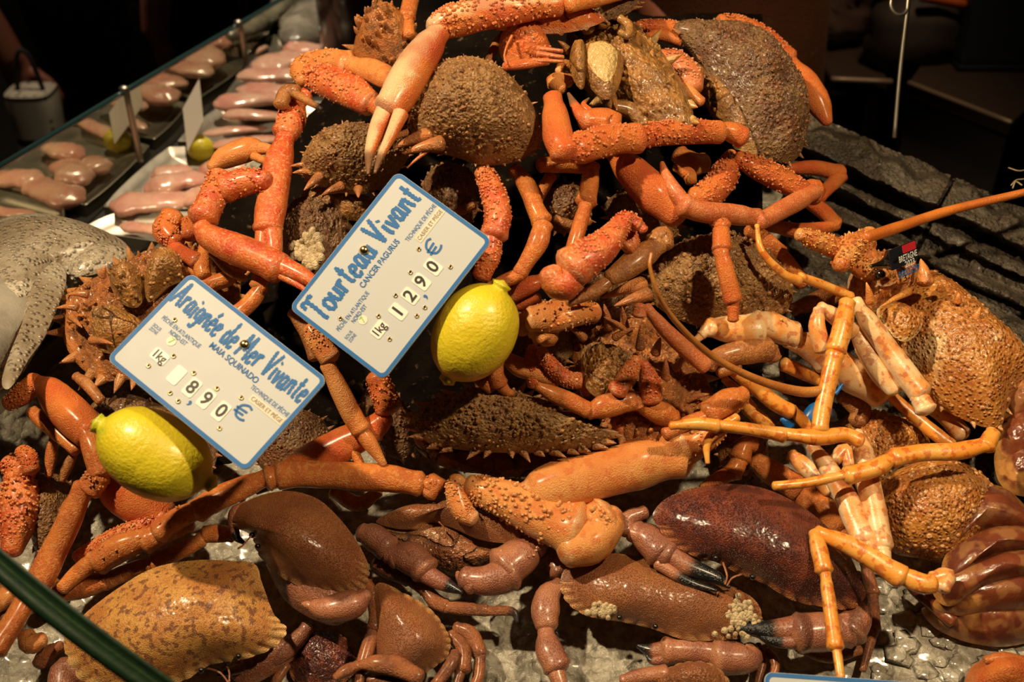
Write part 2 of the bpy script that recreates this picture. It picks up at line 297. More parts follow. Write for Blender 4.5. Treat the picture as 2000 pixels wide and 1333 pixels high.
def plane_pts(out, h0, gx=0, gy=0, cx=None, cy=None):
    a = np.array(out, float); cx = a[:, 0].mean() if cx is None else cx; cy = a[:, 1].mean() if cy is None else cy
    base = heap(cx, cy) + h0 / 100
    return [PA(x, y, base + gx * (x - cx) / 1e5 + gy * (y - cy) / 1e5) for x, y in a], (cx, cy, base)
def shell(root, name, kind, outline, h=2, dome=3.5, gx=0, gy=0, c=None, p=2.2, q=0.75, rough=0.0006, lumps=0.0015, tub=0, tubh=0.0022, tubw=0.0017, edge=0, edgeh=0.006, under=0.35,
          crust=0, crust_rng=(0, 1), nr=70, nt=200, ridge=0, seed=3, rim=0.0, tipv=0.9, cells=0, furrow=0, lobes=0, label=None, creamf=None, cracks=0, arc=0):
    """domed shell over an outline given as pixels, unprojected on a tilted plane."""
    pts, (cx, cy, base) = plane_pts(outline, h, gx, gy, *(c or (None, None)))
    E = cr(np.array(pts), nt, True)
    C = PA(cx, cy, base)
    nn = np.zeros(3)
    for i in range(nt): nn += np.cross(E[i] - C, E[(i + 1) % nt] - C)
    nn = nz(nn)
    if nn.dot(CAM - C) < 0: nn = -nn
    rng = random.Random(seed)
    th = np.arange(nt) / nt
    scal = np.zeros(nt)
    if crust:                                   # pie-crust notches along part of the margin
        a, b = crust_rng; msk = ((th >= a) & (th <= b)) if a < b else ((th >= a) | (th <= b))
        wv = np.abs(np.sin(th * math.pi * crust)) ** 0.6
        scal = msk * (wv - 0.7) * 0.030
    S = np.linspace(0.0, 1, nr) ** 0.85; S[0] = 0.004
    kk = np.exp(-((np.minimum(np.arange(nt), nt - np.arange(nt))) / (nt * .045)) ** 2); kk /= kk.sum()   # rounder rings towards the middle
    Es = np.real(np.fft.ifft(np.fft.fft(E, axis=0) * np.fft.fft(kk)[:, None], axis=0))
    if crust: p, q = 2.3, 1.12
    V = []; D = []; CC = []
    R = np.linalg.norm(E - C, axis=1).mean(); H = dome / 100
    G = np.repeat(S, nt).reshape(nr, nt)
    for i, s in enumerate(S):
        hh = H * max(0, 1 - s ** p) ** q
        m_ = s ** 7; V.append(C + (E * m_ + Es * (1 - m_) - C) * (s * (1 + scal * s ** 16))[:, None] + nn * hh)
    V = np.array(V).reshape(-1, 3); s = G.ravel(); T = np.tile(th, nr)
    fade = np.clip((1 - s) * 8, 0.25, 1)
    d = lumps * fbm(V, 38, 2, seed) * fade + rough * (fbm(V, 330, 2, seed + 3) + 0.8 * fbm(V, 900, 1, seed + 9)) * fade
    if furrow:
        ax = nz(E[0] - C); lat = (V - C) @ np.cross(ax, nn) / R
        d = d - furrow * np.exp(-((np.abs(lat) - 0.28) / 0.07) ** 2) * fade
    cream = np.clip((s - 0.86) * 6, 0, 1) * rim
    if crust:
        wv2 = np.abs(np.sin(T * math.pi * crust)) ** 0.6
        a, b = crust_rng; mk = ((T >= a) & (T <= b)) if a < b else ((T >= a) | (T <= b))
        z = np.clip((s - 0.84) * 7, 0, 1) * mk
        d = d + 0.0016 * z * (wv2 - 0.5); cream = np.maximum(cream, z * 0.9 * wv2)
    if lobes: d = d + lobes * np.cos(T * 2 * math.pi * 2) * s * (1 - s)
    if creamf is not None: cream = np.maximum(cream, creamf(V, s, T))
    V = V + nn * d[:, None]
    col = np.stack([cream, np.zeros_like(cream), np.zeros_like(cream)], 1)
    if cracks:
        ck = np.abs(fbm(V, cracks, 2, seed + 20)); k = np.exp(-(ck / 0.05) ** 2); V = V - nn * (k * 0.0025)[:, None]; col[:, 1] = k * 0.8
    mb = MB(); mb.add(V, grid_faces(nr, nt), col)
    U = []; uc = []
    us = np.linspace(1, 0.02, 10)
    for sgm in us: U.append(C + (E - C) * sgm * (1 if sgm == 1 else 0.995) - nn * H * under * (max(0, 1 - sgm ** 2) ** 0.6))
    U = np.array(U).reshape(-1, 3)
    # join: underside starts on the very ring the top ends with
    U[:nt] = V[-nt:]
    mb.add(U, grid_faces(10, nt), np.tile([rim * .6, 0, 0], (len(U), 1)))
    Vg = V.reshape(nr, nt, 3)
    for k in range(int(tub * .7)):
        u = math.sqrt(rng.uniform(0.0, 0.96)); i = min(nr - 2, int(np.searchsorted(S, u))); j = rng.randrange(nt)
        b = Vg[i, j]; z = rng.uniform(0.3, 1.0) if rng.random() < .8 else rng.uniform(.9, 1.3)
        dd = nz(nn * 1.0 + (E[j] - C) / R * u * 0.7)
        cone(mb, b, dd, tubw * .85 * z, tubh * .75 * z, (0.3, 0, tipv * rng.uniform(0, 1) ** 2.5), True, 6)
    for k in range(edge):
        j = int((k + rng.uniform(.2, .8)) / edge * nt) % nt; o_ = nz(E[j] - C)
        cone(mb, Vg[nr - 1, j] - o_ * .001, nz(o_ + nn * rng.uniform(-.1, .5)), edgeh * .33, edgeh * rng.uniform(.6, 1.2), (0.5, 0, 0.8), False, 8)
    o = mb.build(name, M[kind], root)
    if label: o['label'] = label
    return o, C, nn
def horn(root, kind, a, b, r, h, name='horn'):
    mb = MB(); p = P(*a, h / 100); q = P(*b, (h + .6) / 100); rr = r * depth(p) / F
    c = cr([p, p * .5 + q * .5 + N * .001, q], 12); R_ = rr * (1 - np.linspace(0, 1, 12)) ** 0.8 + 0.0004
    tube(mb, c, R_, 10, .9, .3, joint=False, noise=.08)
    mb.c[-1][:, 2] = np.repeat(np.linspace(0, 1, len(mb.v[-1]) // 10), 10) * .6
    return mb.build(name, M[kind], root)
def ball(root, name, kind, x, y, r, h):
    p = P(x, y, h / 100); rr = r * depth(p) / F; mb = MB(); c = [p - N * rr * .8, p - N * rr * .5, p, p + N * rr * .5, p + N * rr * .85, p + N * rr * .98]
    tube(mb, c, [rr * .6, rr * .86, rr, rr * .86, rr * .52, rr * .2], 14, 1, 0, joint=False, noise=0, caps=False, top=RT)
    return mb.build(name, M[kind], root)
def whisk(root, kind, spec, h, name='antenna', sides=8):
    mb = MB(); q = cr(seg_pts(spec, h), 60); tube(mb, q[:, :3], q[:, 3], sides, 1, 0, joint=False, noise=.04); return mb.build(name, M[kind], root)
SG = 'spider crabs in the pile'; BG = 'brown crabs on the ice'
def spider(label, x, y, h=0): return thing('spider_crab', label, 'crab', P(x, y, h / 100), SG)
def brown(label, x, y): return thing('brown_crab', label, 'crab', P(x, y, 0), BG)

# ================================================================== spider crabs
# --- highest crab, its long claw hanging down the middle
t = spider('topmost spider crab, its long cream and orange claw hanging down in front', 1090, 20, 6)
shell(t, 'carapace', 'shelld', [(905,-30),(960,-60),(1100,-70),(1230,-40),(1245,10),(1190,40),(1120,38),(1000,30),(930,20)], h=8, dome=3, tub=80, edge=20, gy=0)
shell(t, 'underside', 'claw', [(905,30),(960,10),(1060,12),(1150,20),(1180,40),(1120,62),(1050,66),(970,58)], h=8.5, dome=1.5, cracks=60, rim=.5, label='cracked red and cream underside')
limb(t, 'claw', 'claw', '*1090,8,26 1010,18,30 940,28,33 880,42,33 848,58,24/862,58,22 835,92,33 800,145,38 772,195,34 760,212,29', 10.5, fingers=['756,210,20 736,255,17 722,300,10 719,340,3', '783,222,16 765,262,12 745,302,8 732,338,3'], cream=1.0, phi=2.3, dens=1.2)
limb(t, 'leg', 'walk', '1240,-20,14 1180,-5,16 1110,10,15', 11)
limb(t, 'leg', 'walk', '805,-10,17 795,35,15/796,38,14 800,70,11', 6)
# --- the large olive brown one in the upper middle
t = spider('large spider crab with a gritty olive brown dome, left of the upside-down yellow one', 925, 220, 4)
shell(t, 'carapace', 'shell', [(858,128),(915,115),(975,133),(1020,175),(1050,225),(1058,265),(1045,295),(1000,318),(940,322),(880,305),(820,292),(796,262),(800,225),(825,170)], h=6.5, dome=4.3, gy=-13, tub=420, edge=26, edgeh=.005, lumps=.0022, rough=.0010, furrow=.0018, nr=90, nt=260)
horn(t, 'fur', (838,262), (768,290), 15, 8); horn(t, 'fur', (862,280), (786,300), 16, 8); horn(t, 'fur', (810,255),(757,276), 9, 7.5)
limb(t, 'antenna', 'pink', '840,292,4 815,310,3 795,328,1.5', 8)
limb(t, 'leg', 'spiny', '*945,335,20 962,375,25 972,420,27 965,460,25/*960,465,22 955,500,23 940,540,17', 4.5, cream=.3, phi=.2)
limb(t, 'leg', 'walk', '1005,330,15 1030,365,19 1045,405,18 1058,432,19/1060,440,22 1050,475,21 1030,510,16 1015,535,14/1018,535,16 985,550,14 955,560,8', 4)
limb(t, 'leg', 'walk', '1158,325,15 1152,360,18 1145,395,19/1144,402,15 1130,450,15 1112,510,14', 5)
limb(t, 'leg', 'walk', '1055,322,17 1100,321,18 1150,322,17/1150,330,12 1150,345,12', 4.5, cream=.4)
limb(t, 'leg', 'clawt', '1075,345,14 1055,378,12 1048,400,9', 3.5)
# --- left neighbour
t = spider('spider crab with a bristly brown dome just left of the long hanging claw tips', 680, 320, 2)
shell(t, 'carapace', 'shell', [(625,262),(680,244),(740,250),(790,268),(800,300),(775,340),(735,372),(690,380),(640,368),(600,352),(585,330),(600,290)], h=3.5, dome=3.2, gy=-12, tub=260, edge=22, edgeh=.005, lumps=.0022, rough=.0010, furrow=.0016)
for a, b, r in (((625,345),(594,372),11),((668,365),(628,382),12),((610,335),(572,338),9),((612,322),(566,325),8),((700,370),(700,386),9)): horn(t, 'fur', a, b, r, 5)
shell(t, 'underside', 'belly', [(600,372),(700,384),(735,400),(720,430),(640,425),(590,400)], h=1, dome=1.5, rim=.4)
limb(t, 'claw', 'spiny', '*600,185,16 575,205,24 568,240,28 556,262,24/558,268,20 547,310,29 536,370,30 526,430,29 523,448,26', 5.5, cream=.2, phi=0, fingers=['532,452,20 535,490,16 532,540,8', '515,452,17 510,490,13 507,530,6'], dens=.9)
limb(t, 'claw', 'spiny', '*600,150,26 640,160,33 690,182,33 725,205,22/730,205,20 765,225,15', 5.2, cream=.6, fingers=['735,205,14 752,222,8 765,235,3'])
limb(t, 'leg', 'walkb', '548,205,16 560,180,16 580,178,12/572,180,11 600,197,8 627,213,4', 7.2, tipd=.12)
# --- crab whose cream claw sticks out at the upper left
t = spider('small spiny spider crab at the back, in front of the dark post', 745, 90, 4)
shell(t, 'carapace', 'fur', [(690,100),(715,60),(760,45),(800,60),(830,100),(800,140),(740,145),(700,130)], h=4, dome=4, tub=90, tubh=.010, tubw=.003, edge=18, edgeh=.011)
limb(t, 'claw', 'clawt', '*595,160,17 590,135,24 612,118,20/*600,128,22 640,118,24 680,124,22/688,128,20 730,140,25 765,158,23 790,170,16', 5.5, cream=.8, dens=.5)
limb(t, 'leg', 'walkb', '985,65,9 968,90,10 950,125,7', 6.5)
# --- upside-down yellow crab
t = spider('upside-down spider crab showing its yellow and brown belly at the top of the pile', 1190, 140, 5)
shell(t, 'carapace', 'belly', [(1105,80),(1130,30),(1180,10),(1240,50),(1300,110),(1345,190),(1350,250),(1290,262),(1220,230),(1170,200),(1120,150)], h=6, dome=3, gx=15, tub=150, tubh=.004, edge=14, edgeh=.012, lumps=.004, rough=.0014)
shell(t, 'abdomen', 'belly', [(1140,90),(1180,85),(1215,110),(1212,160),(1190,195),(1160,180),(1135,140)], h=8.6, dome=1.3, creamf=lambda V, s, T: 0.8 * (s < .7), rough=.0006, lumps=.001, label='pale glossy tail flap')
shell(t, 'abdomen', 'belly', [(1120,85),(1142,90),(1142,165),(1128,170),(1112,130)], h=8.4, dome=1.2, cracks=50)
shell(t, 'mouthparts', 'belly', [(1215,100),(1255,120),(1300,170),(1330,235),(1290,225),(1240,190),(1212,160)], h=8.2, dome=1.3, rim=.5, lumps=.003, cracks=70)
for a, b, r in (((1180,50),(1168,4),12),((1150,60),(1128,12),12),((1240,110),(1246,60),11),((1270,120),(1275,96),9),((1300,170),(1318,140),9),((1215,60),(1225,30),8),((1255,150),(1290,160),8)): horn(t, 'belly', a, b, r, 8.5)
limb(t, 'leg', 'belly', '1210,35,9 1228,50,10 1226,70,8 1210,62,6', 10, cream=0)
limb(t, 'leg', 'clawt', '1098,175,14 1085,160,19 1110,155,14', 7, cream=.9)
limb(t, 'leg', 'clawt', '1120,130,9 1100,125,10 1090,140,7', 7, cream=.8)
limb(t, 'leg', 'belly', '1190,205,13 1230,215,17 1260,240,14', 7.5, cream=.7)
limb(t, 'claw', 'claw', '1175,255,20 1190,242,30 1160,236,26 1140,236,19', 8, cream=.4, fingers=['1148,240,17 1128,215,12 1110,182,3', '1160,225,10 1140,205,6 1150,192,2'], fflat=.8)
limb(t, 'claw', 'claw', '*1240,235,18 1260,250,17/1195,290,22 1235,335,33 1280,380,38 1325,425,22', 5.8, cream=.2, phi=0)
for k, (a, b) in enumerate((((1110,100),(1090,80)),((1235,195),(1260,215)),((1195,190),(1205,215)),((1290,225),(1320,240)))): horn(t, 'belly', a, b, 9, 7.5)
# --- red spiny piece between
t = thing('langoustine', 'red langoustine lying between the top crabs, pale whiskers towards the yellow one', 'langoustine', P(1020, 100, .06))
shell(t, 'carapace', 'claw', [(975,100),(985,60),(1030,48),(1062,70),(1080,110),(1050,128),(1000,132)], h=7.5, dome=2.0, tub=30, rim=.3)
for i, (a, b) in enumerate((((1050,95,7),(1098,100,4)),((1050,105,7),(1100,112,4)),((1040,118,6),(1098,120,3)))):
    limb(t, 'leg', 'pink', f'{a[0]},{a[1]},{a[2]} {b[0]},{b[1]},{b[2]}', 9.2, cream=.7)
whisk(t, 'pink', '1000,70,3 990,90,2.5 985,110,2 990,125,1.5', 9.5)
limb(t, 'claw', 'claw', '985,130,9 1020,126,11 1070,120,7', 9, cream=.4)
# --- tilted crab at the upper right
t = spider('spider crab tilted sideways at the right end of the top, red claw arched behind', 1430, 180, 3)
shell(t, 'carapace', 'shelld', [(1318,52),(1360,40),(1420,48),(1470,80),(1520,130),(1555,185),(1572,240),(1568,290),(1540,320),(1500,310),(1460,285),(1430,235),(1400,180),(1370,120)], h=6, dome=3.4, gx=-24, tub=520, edge=20, edgeh=.006, lumps=.0045, rough=.0014, nr=90, nt=260)
shell(t, 'underside', 'belly', [(1330,70),(1375,130),(1405,190),(1440,250),(1480,300),(1440,290),(1400,240),(1370,190),(1345,130)], h=5, dome=2.4, tub=50, rim=.5, lumps=.003, cracks=50)
limb(t, 'claw', 'claw', '*1405,42,16 1452,54,22 1500,85,25 1540,118,20/1540,122,20 1572,162,27 1600,205,24 1616,240,9', 4.5, cream=.05)
limb(t, 'claw', 'claw', '*1245,50,11 1280,52,15 1320,58,17 1350,75,14/1265,72,10 1290,68,13 1330,82,10', 6.5, cream=.1)
limb(t, 'leg', 'pink', '*1290,108,14 1320,120,24 1345,150,27 1352,175,18', 7.0, cream=.2)
limb(t, 'leg', 'clawt', '1335,165,10 1350,185,14 1370,200,10', 7.2, cream=.8)
limb(t, 'claw', 'claw', '1080,190,20 1086,230,27 1092,270,30 1105,300,26/*1090,290,20 1130,290,32 1190,274,31 1245,270,28/*1245,268,27 1300,260,25 1360,257,25 1405,258,21/1402,250,14 1430,258,22 1450,268,20', 8.6, cream=.25, phi=.3, dens=.9)
limb(t, 'leg', 'claw', '*1440,310,17 1465,322,22 1500,338,26 1545,362,24 1570,372,17/1570,375,20 1590,370,21 1585,385,18', 6.5, cream=.1)
limb(t, 'leg', 'pink', '1590,375,18 1545,400,20 1500,425,18 1478,432,18/1480,425,20 1430,418,22 1370,413,22 1335,400,22/1340,400,18 1318,372,15 1300,340,10 1293,318,4', 7.2, cream=.2)
limb(t, 'leg', 'claw', '1540,330,12 1590,328,16 1640,338,16/1642,345,15 1620,365,14 1600,385,12', 2.0, cream=.05)
limb(t, 'leg', 'claw', '1570,390,14 1605,412,16 1632,440,15/1632,440,13 1590,450,16 1550,450,16 1500,438,13', 1.5, cream=.05)
limb(t, 'leg', 'claw', '*1428,300,12 1418,335,27 1400,365,30 1368,385,26 1350,378,14', 5.5, cream=.15, dens=1.3)
limb(t, 'leg', 'clawt', '1325,300,20 1350,320,25 1375,318,18', 3.5, cream=.9)
limb(t, 'leg', 'walk', '1320,325,11 1345,340,14 1350,355,10', 4.5)
# --- crab under the tilted one
t = spider('spider crab with a round pimpled dome, an orange leg lying down across it', 1400, 560, 0)
shell(t, 'carapace', 'shell', [(1285,505),(1320,478),(1390,462),(1460,468),(1515,500),(1545,545),(1545,595),(1510,625),(1440,640),(1370,640),(1300,612),(1262,575),(1262,540)], h=2.0, dome=3.8, gy=-8, tub=420, tubh=.003, tubw=.0024, edge=22, edgeh=.005, lumps=.0022, rough=.0009, furrow=.0015, nr=90, nt=240)
horn(t, 'fur', (1255,555), (1175,583), 16, 3); horn(t, 'fur', (1265,575), (1200,598), 15, 3.4)
limb(t, 'leg', 'claw', '*1395,408,13 1400,425,18 1410,445,17/1408,450,18 1410,485,18/1408,490,17 1420,540,18 1432,585,17/1432,590,13 1432,625,10', 7.0, cream=.1)
limb(t, 'leg', 'walk', '1460,450,13 1490,465,17 1525,495,15/1520,492,17 1545,525,18 1568,552,16', 4.5)
limb(t, 'leg', 'walkb', '1550,605,14 1590,590,18 1625,570,14/1625,585,15 1650,575,16', 1.0)
limb(t, 'claw', 'spiny', '*1245,440,17 1222,428,18 1205,450,24 1180,480,32 1145,505,38 1115,525,37/1125,545,27 1105,552,38 1085,552,30 1075,530,20', 8.0, cream=.35, phi=.9, dens=1.1, rnd=True)
limb(t, 'leg', 'spiny', '*1215,430,14 1235,470,15 1225,485,14 /*1240,430,11 1258,450,9', 6.8, dens=.8)
limb(t, 'leg', 'walkb', '1272,470,15 1295,458,18 1298,480,16/1288,478,20 1255,500,26 1215,530,22 1190,545,14/1195,545,13 1160,570,14 1110,590,10', 6.5)
# --- middle crab under the second lemon
t = spider('spider crab with an encrusted brown shell below the right-hand lemon', 990, 840, 1)
shell(t, 'carapace', 'shell', [(800,820),(845,785),(905,765),(965,760),(1015,768),(1045,782),(1085,790),(1110,815),(1150,835),(1195,850),(1165,872),(1110,882),(1050,885),(985,885),(905,880),(835,865)], h=4.6, dome=2.8, gy=-8, c=(985,820), tub=420, tubh=.0034, edge=34, edgeh=.010, lumps=.0026, rough=.0011, nr=80, nt=260)
shell(t, 'underside', 'fur', [(810,850),(870,872),(960,885),(1060,885),(1130,880),(1100,905),(1040,925),(960,915),(870,900),(820,885)], h=1.6, dome=2.0, cracks=45, gy=-45, rim=.2, lumps=.003, tub=30, tubh=.004)
for a, b, r in (((1075,850),(1035,868),10),((1030,860),(1060,880),9),((900,860),(870,880),9),((960,870),(950,890),9),((1110,862),(1190,850),8),((1140,870),(1200,862),7)): horn(t, 'fur', a, b, r, 4)
limb(t, 'claw', 'clawt', '*1450,775,18 1425,800,16/*1425,800,16 1395,830,32 1355,860,38 1330,872,40/*1345,842,22 1318,868,40 1325,910,32 /1330,895,42 1260,905,49 1180,925,49 1100,945,50 1050,960,42 1030,965,24', 5.5, cream=.7, phi=-.1, dens=.35, fingers=['1045,955,24 1010,965,16 985,975,6'])
limb(t, 'claw', 'clawt', '*895,935,18 890,960,22 905,1000,22 925,1015,14/*915,948,22 950,962,33 1010,985,42 1070,1015,47 1120,1035,49/*1160,1025,44 1180,1010,40/ 1195,1000,24 1185,1030,36 1150,1060,44 1105,1075,32', 5.5, cream=.7, phi=.5, dens=1.2, sides=22)
limb(t, 'leg', 'walk', '1475,870,14 1455,870,19 1445,895,20/1445,900,17 1430,925,18/1428,925,17 1400,938,15 1370,953,6', 3.5)
# --- the front-facing one beside the second lemon
t = spider('spider crab with a thorny brown face, right of the right-hand lemon', 1250, 720, 1)
shell(t, 'carapace', 'fur', [(1120,640),(1170,605),(1240,605),(1290,650),(1350,700),(1390,760),(1385,810),(1330,860),(1260,872),(1200,850),(1140,780),(1115,700)], h=2.0, dome=2.8, tub=260, tubh=.0045, tubw=.0022, edge=24, edgeh=.012, lumps=.006, rough=.0016, nr=80)
shell(t, 'mouthparts', 'belly', [(1140,680),(1190,680),(1240,710),(1235,760),(1180,780),(1140,750)], h=4.6, dome=1.8, lumps=.004, rough=.0015, rim=.5, cracks=60)
shell(t, 'underside', 'belly', [(1215,830),(1270,810),(1310,840),(1290,870),(1240,880)], h=3, dome=2.0, tub=80)
for a, b, r in (((1160,625),(1148,590),10),((1190,640),(1180,595),10),((1220,640),(1215,600),9),((1250,680),(1252,635),10),((1280,690),(1290,660),10),((1230,650),(1180,620),8),((1320,720),(1338,694),9),((1140,660),(1110,640),9),((1200,660),(1240,640),8),((1340,780),(1385,770),9),((1300,740),(1300,700),9)): horn(t, 'fur', a, b, r, 5)
limb(t, 'claw', 'clawt', '*1165,610,20 1120,612,30 1070,622,33 1035,625,24/1030,615,12 1018,632,16 1025,648,13/ 1045,640,24 1065,655,28 1060,665,16', 5.5, cream=.85, phi=-.2, dens=.6)
limb(t, 'leg', 'spiny', '*1042,680,13 1036,715,14 1044,752,12/1050,755,5 1052,752,5', 4.2, dens=1.2)
limb(t, 'leg', 'spiny', '*1055,685,14 1080,720,17 1110,742,17 1145,745,17/*1140,745,16 1148,765,14', 4.4, dens=1.2, cream=.9)
limb(t, 'leg', 'walk', '1050,755,10 1080,770,17 1120,788,18 1148,802,15/1148,808,15 1185,792,25 1235,780,20/1240,775,18 1245,790,20/1245,782,22 1290,805,26 1315,820,18', 6.2, cream=.25)
limb(t, 'claw', 'spiny', '*1245,702,13 1228,728,18 1205,765,17', 6.6, cream=1.2, dens=.6)
limb(t, 'claw', 'spiny', '*1258,710,10 1268,745,21 1272,780,20', 6.6, cream=1.2, dens=.5)
limb(t, 'leg', 'pink', '1250,598,13 1248,615,13/1262,600,11 1300,645,16 1345,688,17 1378,715,15', 6.0)
limb(t, 'leg', 'walkb', '1385,718,14 1400,700,20 1450,688,26 1500,682,22/1505,680,17 1510,700,16/1405,725,16 1440,715,14', 6.0, label='ridged brown leg end')
limb(t, 'leg', 'pink', '1200,818,14 1218,840,17 1228,860,14', 4.8, cream=.5)
limb(t, 'leg', 'walk', '1455,768,16 1420,785,26 1385,808,22/1385,810,14 1340,828,15 1300,848,13', 6.4, cream=.2)
# --- legs by the lemon
t = spider('spider crab mostly hidden under the right-hand lemon, two orange leg tips showing', 1000, 700, 1)
shell(t, 'carapace', 'shelld', [(900,640),(980,600),(1070,590),(1120,640),(1100,720),(1020,760),(930,740)], h=-.5, dome=2.5, tub=90, edge=16)
limb(t, 'leg', 'walk', '925,735,12 945,745,15 960,762,9', 5.5)
limb(t, 'leg', 'walk', '975,705,11 968,730,17 975,750,16/975,750,15 990,765,10 1008,772,4', 5.6, tipd=.1)
limb(t, 'leg', 'clawt', '980,690,12 1010,715,20 1040,725,20 1085,745,16', 4.0, cream=.6)
limb(t, 'leg', 'claw', '1060,548,15 1030,560,18 1000,580,12', 2.5, cream=.7)
limb(t, 'leg', 'claw', '1050,580,14 1025,595,16 1010,598,10', 2.0)
# --- crab with barnacles behind the second sign
t = spider('spider crab with pale barnacles, in the dark left of the upper price sign', 610, 450, 1)
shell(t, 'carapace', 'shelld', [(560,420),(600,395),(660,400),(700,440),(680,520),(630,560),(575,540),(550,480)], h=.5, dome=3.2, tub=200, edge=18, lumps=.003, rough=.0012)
mb = MB()
for k in range(70):
    a = RN.uniform(0, 6.3); q = RN.uniform(0, 1) ** .6; p = P(600 + 30 * q * math.cos(a), 490 + 42 * q * math.sin(a), .036)
    cone(mb, p, N + np.array([RN.uniform(-.3, .3), RN.uniform(-.3, .3), 0]), RN.uniform(.002, .0035), .004, (0, 0, 0), True, 7)
mb.build('barnacle_crust', M['barn'], t)
limb(t, 'claw', 'spiny', '*520,352,22 480,355,28 440,368,28/*428,345,26 418,380,28 395,425,28/392,445,20 408,462,26 450,482,33 500,502,33 545,525,27', 6.8, cream=.25, fingers=['550,520,22 590,538,17 630,562,9', '545,535,12 580,555,8 605,575,3'], phi=0.2, dens=.6)
limb(t, 'claw', 'clawt', '412,328,12 440,308,24 485,292,25 505,290,15', 5.5, cream=.2, fingers=['495,290,14 525,292,11 545,305,4', '495,305,9 520,315,8 540,318,3'])
limb(t, 'leg', 'walk', '520,490,16 512,530,18 505,560,16/512,560,15 490,590,17 465,612,16', 5.5, cream=.3)
limb(t, 'leg', 'walk', '400,480,12 395,520,17 398,540,14', 4.0)
limb(t, 'leg', 'walkb', '412,495,7 450,530,10 480,545,6', 5.0)
# --- left crab lying on its back
t = spider('upturned brown spider crab beside the fish tray, thorny face to the left', 290, 600, 0)
shell(t, 'carapace', 'fur', [(120,600),(170,550),(230,520),(300,490),(370,480),(440,510),(470,560),(440,640),(360,700),(270,740),(190,740),(130,680)], h=.5, dome=2.2, tub=240, tubh=.005, edge=26, edgeh=.013, lumps=.007, rough=.0018, nr=80)
shell(t, 'underside', 'belly', [(215,545),(260,520),(285,560),(270,600),(235,590)], h=4, dome=2, tub=60, tubh=.005, rim=.6)
shell(t, 'underside', 'belly', [(285,540),(320,490),(360,500),(370,540),(330,560),(290,590)], h=3.8, dome=2, tub=70, tubh=.002, rim=.5)
shell(t, 'mouthparts', 'belly', [(180,620),(220,600),(280,630),(285,660),(240,690),(190,680)], h=3.2, dome=2, lumps=.006, cracks=60, rim=.5)
for a, b, r in (((170,575),(132,576),8),((150,600),(110,602),8),((200,540),(205,520),8),((240,530),(236,508),8),((300,510),(312,486),8),((200,640),(240,625),9),((205,655),(240,650),7),((180,665),(220,672),9),((250,560),(252,580),9),((270,650),(290,640),9),((140,620),(160,640),7)): horn(t, 'fur', a, b, r, 4)
limb(t, 'leg', 'walk', '385,560,16 440,545,17 470,520,15', 3.6)
limb(t, 'claw', 'claw', '*345,475,20 325,450,27 340,425,24/*368,430,14 372,460,16/325,465,11 350,490,15 385,510,15', 4.2, cream=.3)
limb(t, 'leg', 'walk', '370,500,14 385,530,14 420,560,13', 3.6)
# --- far left: red orange claws by the first lemon
t = spider('spider crab under the left-hand lemon, smooth red orange claw above and below it', 200, 880, 0)
shell(t, 'carapace', 'shelld', [(180,790),(240,770),(330,800),(420,860),(400,940),(300,960),(210,920),(160,850)], h=-.5, dome=2.5, tub=160, edge=18)
limb(t, 'claw', 'claw', '*15,790,16 45,770,22 72,742,17/75,745,14 95,760,27 125,795,36 160,830,36 178,848,28', 4.0, cream=.1, fingers=['178,850,20 195,870,18 208,895,8', '160,850,10 170,870,9 172,895,4'])
limb(t, 'claw', 'claw', '200,935,30 235,955,47 280,985,46 318,1012,30', 2.6, cream=.1, fingers=['318,1005,22 335,1020,10'])
limb(t, 'leg', 'walk', '62,805,14 95,830,18 150,880,12', 3.6); limb(t, 'leg', 'walkb', '148,735,10 170,752,12 198,785,9/195,780,7 205,792,3', 3.2, tipd=.3)
limb(t, 'leg', 'walk', '105,855,9 100,890,12 95,930,7', 2.6); limb(t, 'leg', 'walkb', '145,885,9 130,915,11 122,940,5', 3.0)
limb(t, 'leg', 'walk', '165,840,16 185,880,24 200,925,24/*195,930,27 175,955,24/165,950,24 125,1040,26 85,1120,27 70,1145,22/60,1155,20 30,1210,22 -10,1270,22', 4.6, cream=.15)
limb(t, 'leg', 'walkb', '120,1000,10 135,985,12 150,960,8', 2.2)
# --- far left edge crab
t = spider('spider crab at the left edge with a studded dark red claw arm', 60, 1010, 0)
shell(t, 'carapace', 'shell', [(70,930),(110,925),(145,960),(140,1040),(110,1085),(75,1090),(55,1010)], h=.5, dome=2.6, tub=100, edge=14)
limb(t, 'claw', 'spiny', '*15,905,22 48,925,28/*35,930,30 38,980,37 32,1030,33 22,1080,17', 3.2, cream=.05, dens=1.4)
limb(t, 'leg', 'claw', '*40,880,14 55,895,18 62,920,14', 4, cream=.3)
limb(t, 'leg', 'clawt', '45,1150,16 20,1165,24 -10,1180,20', 1.5); limb(t, 'leg', 'clawt', '85,1250,16 60,1258,22 50,1240,14', 2.5, cream=.8)
limb(t, 'leg', 'walkb', '0,1110,12 20,1150,22 15,1210,20', .5); limb(t, 'leg', 'walkb', '10,1200,14 60,1180,20 110,1140,15', .5)
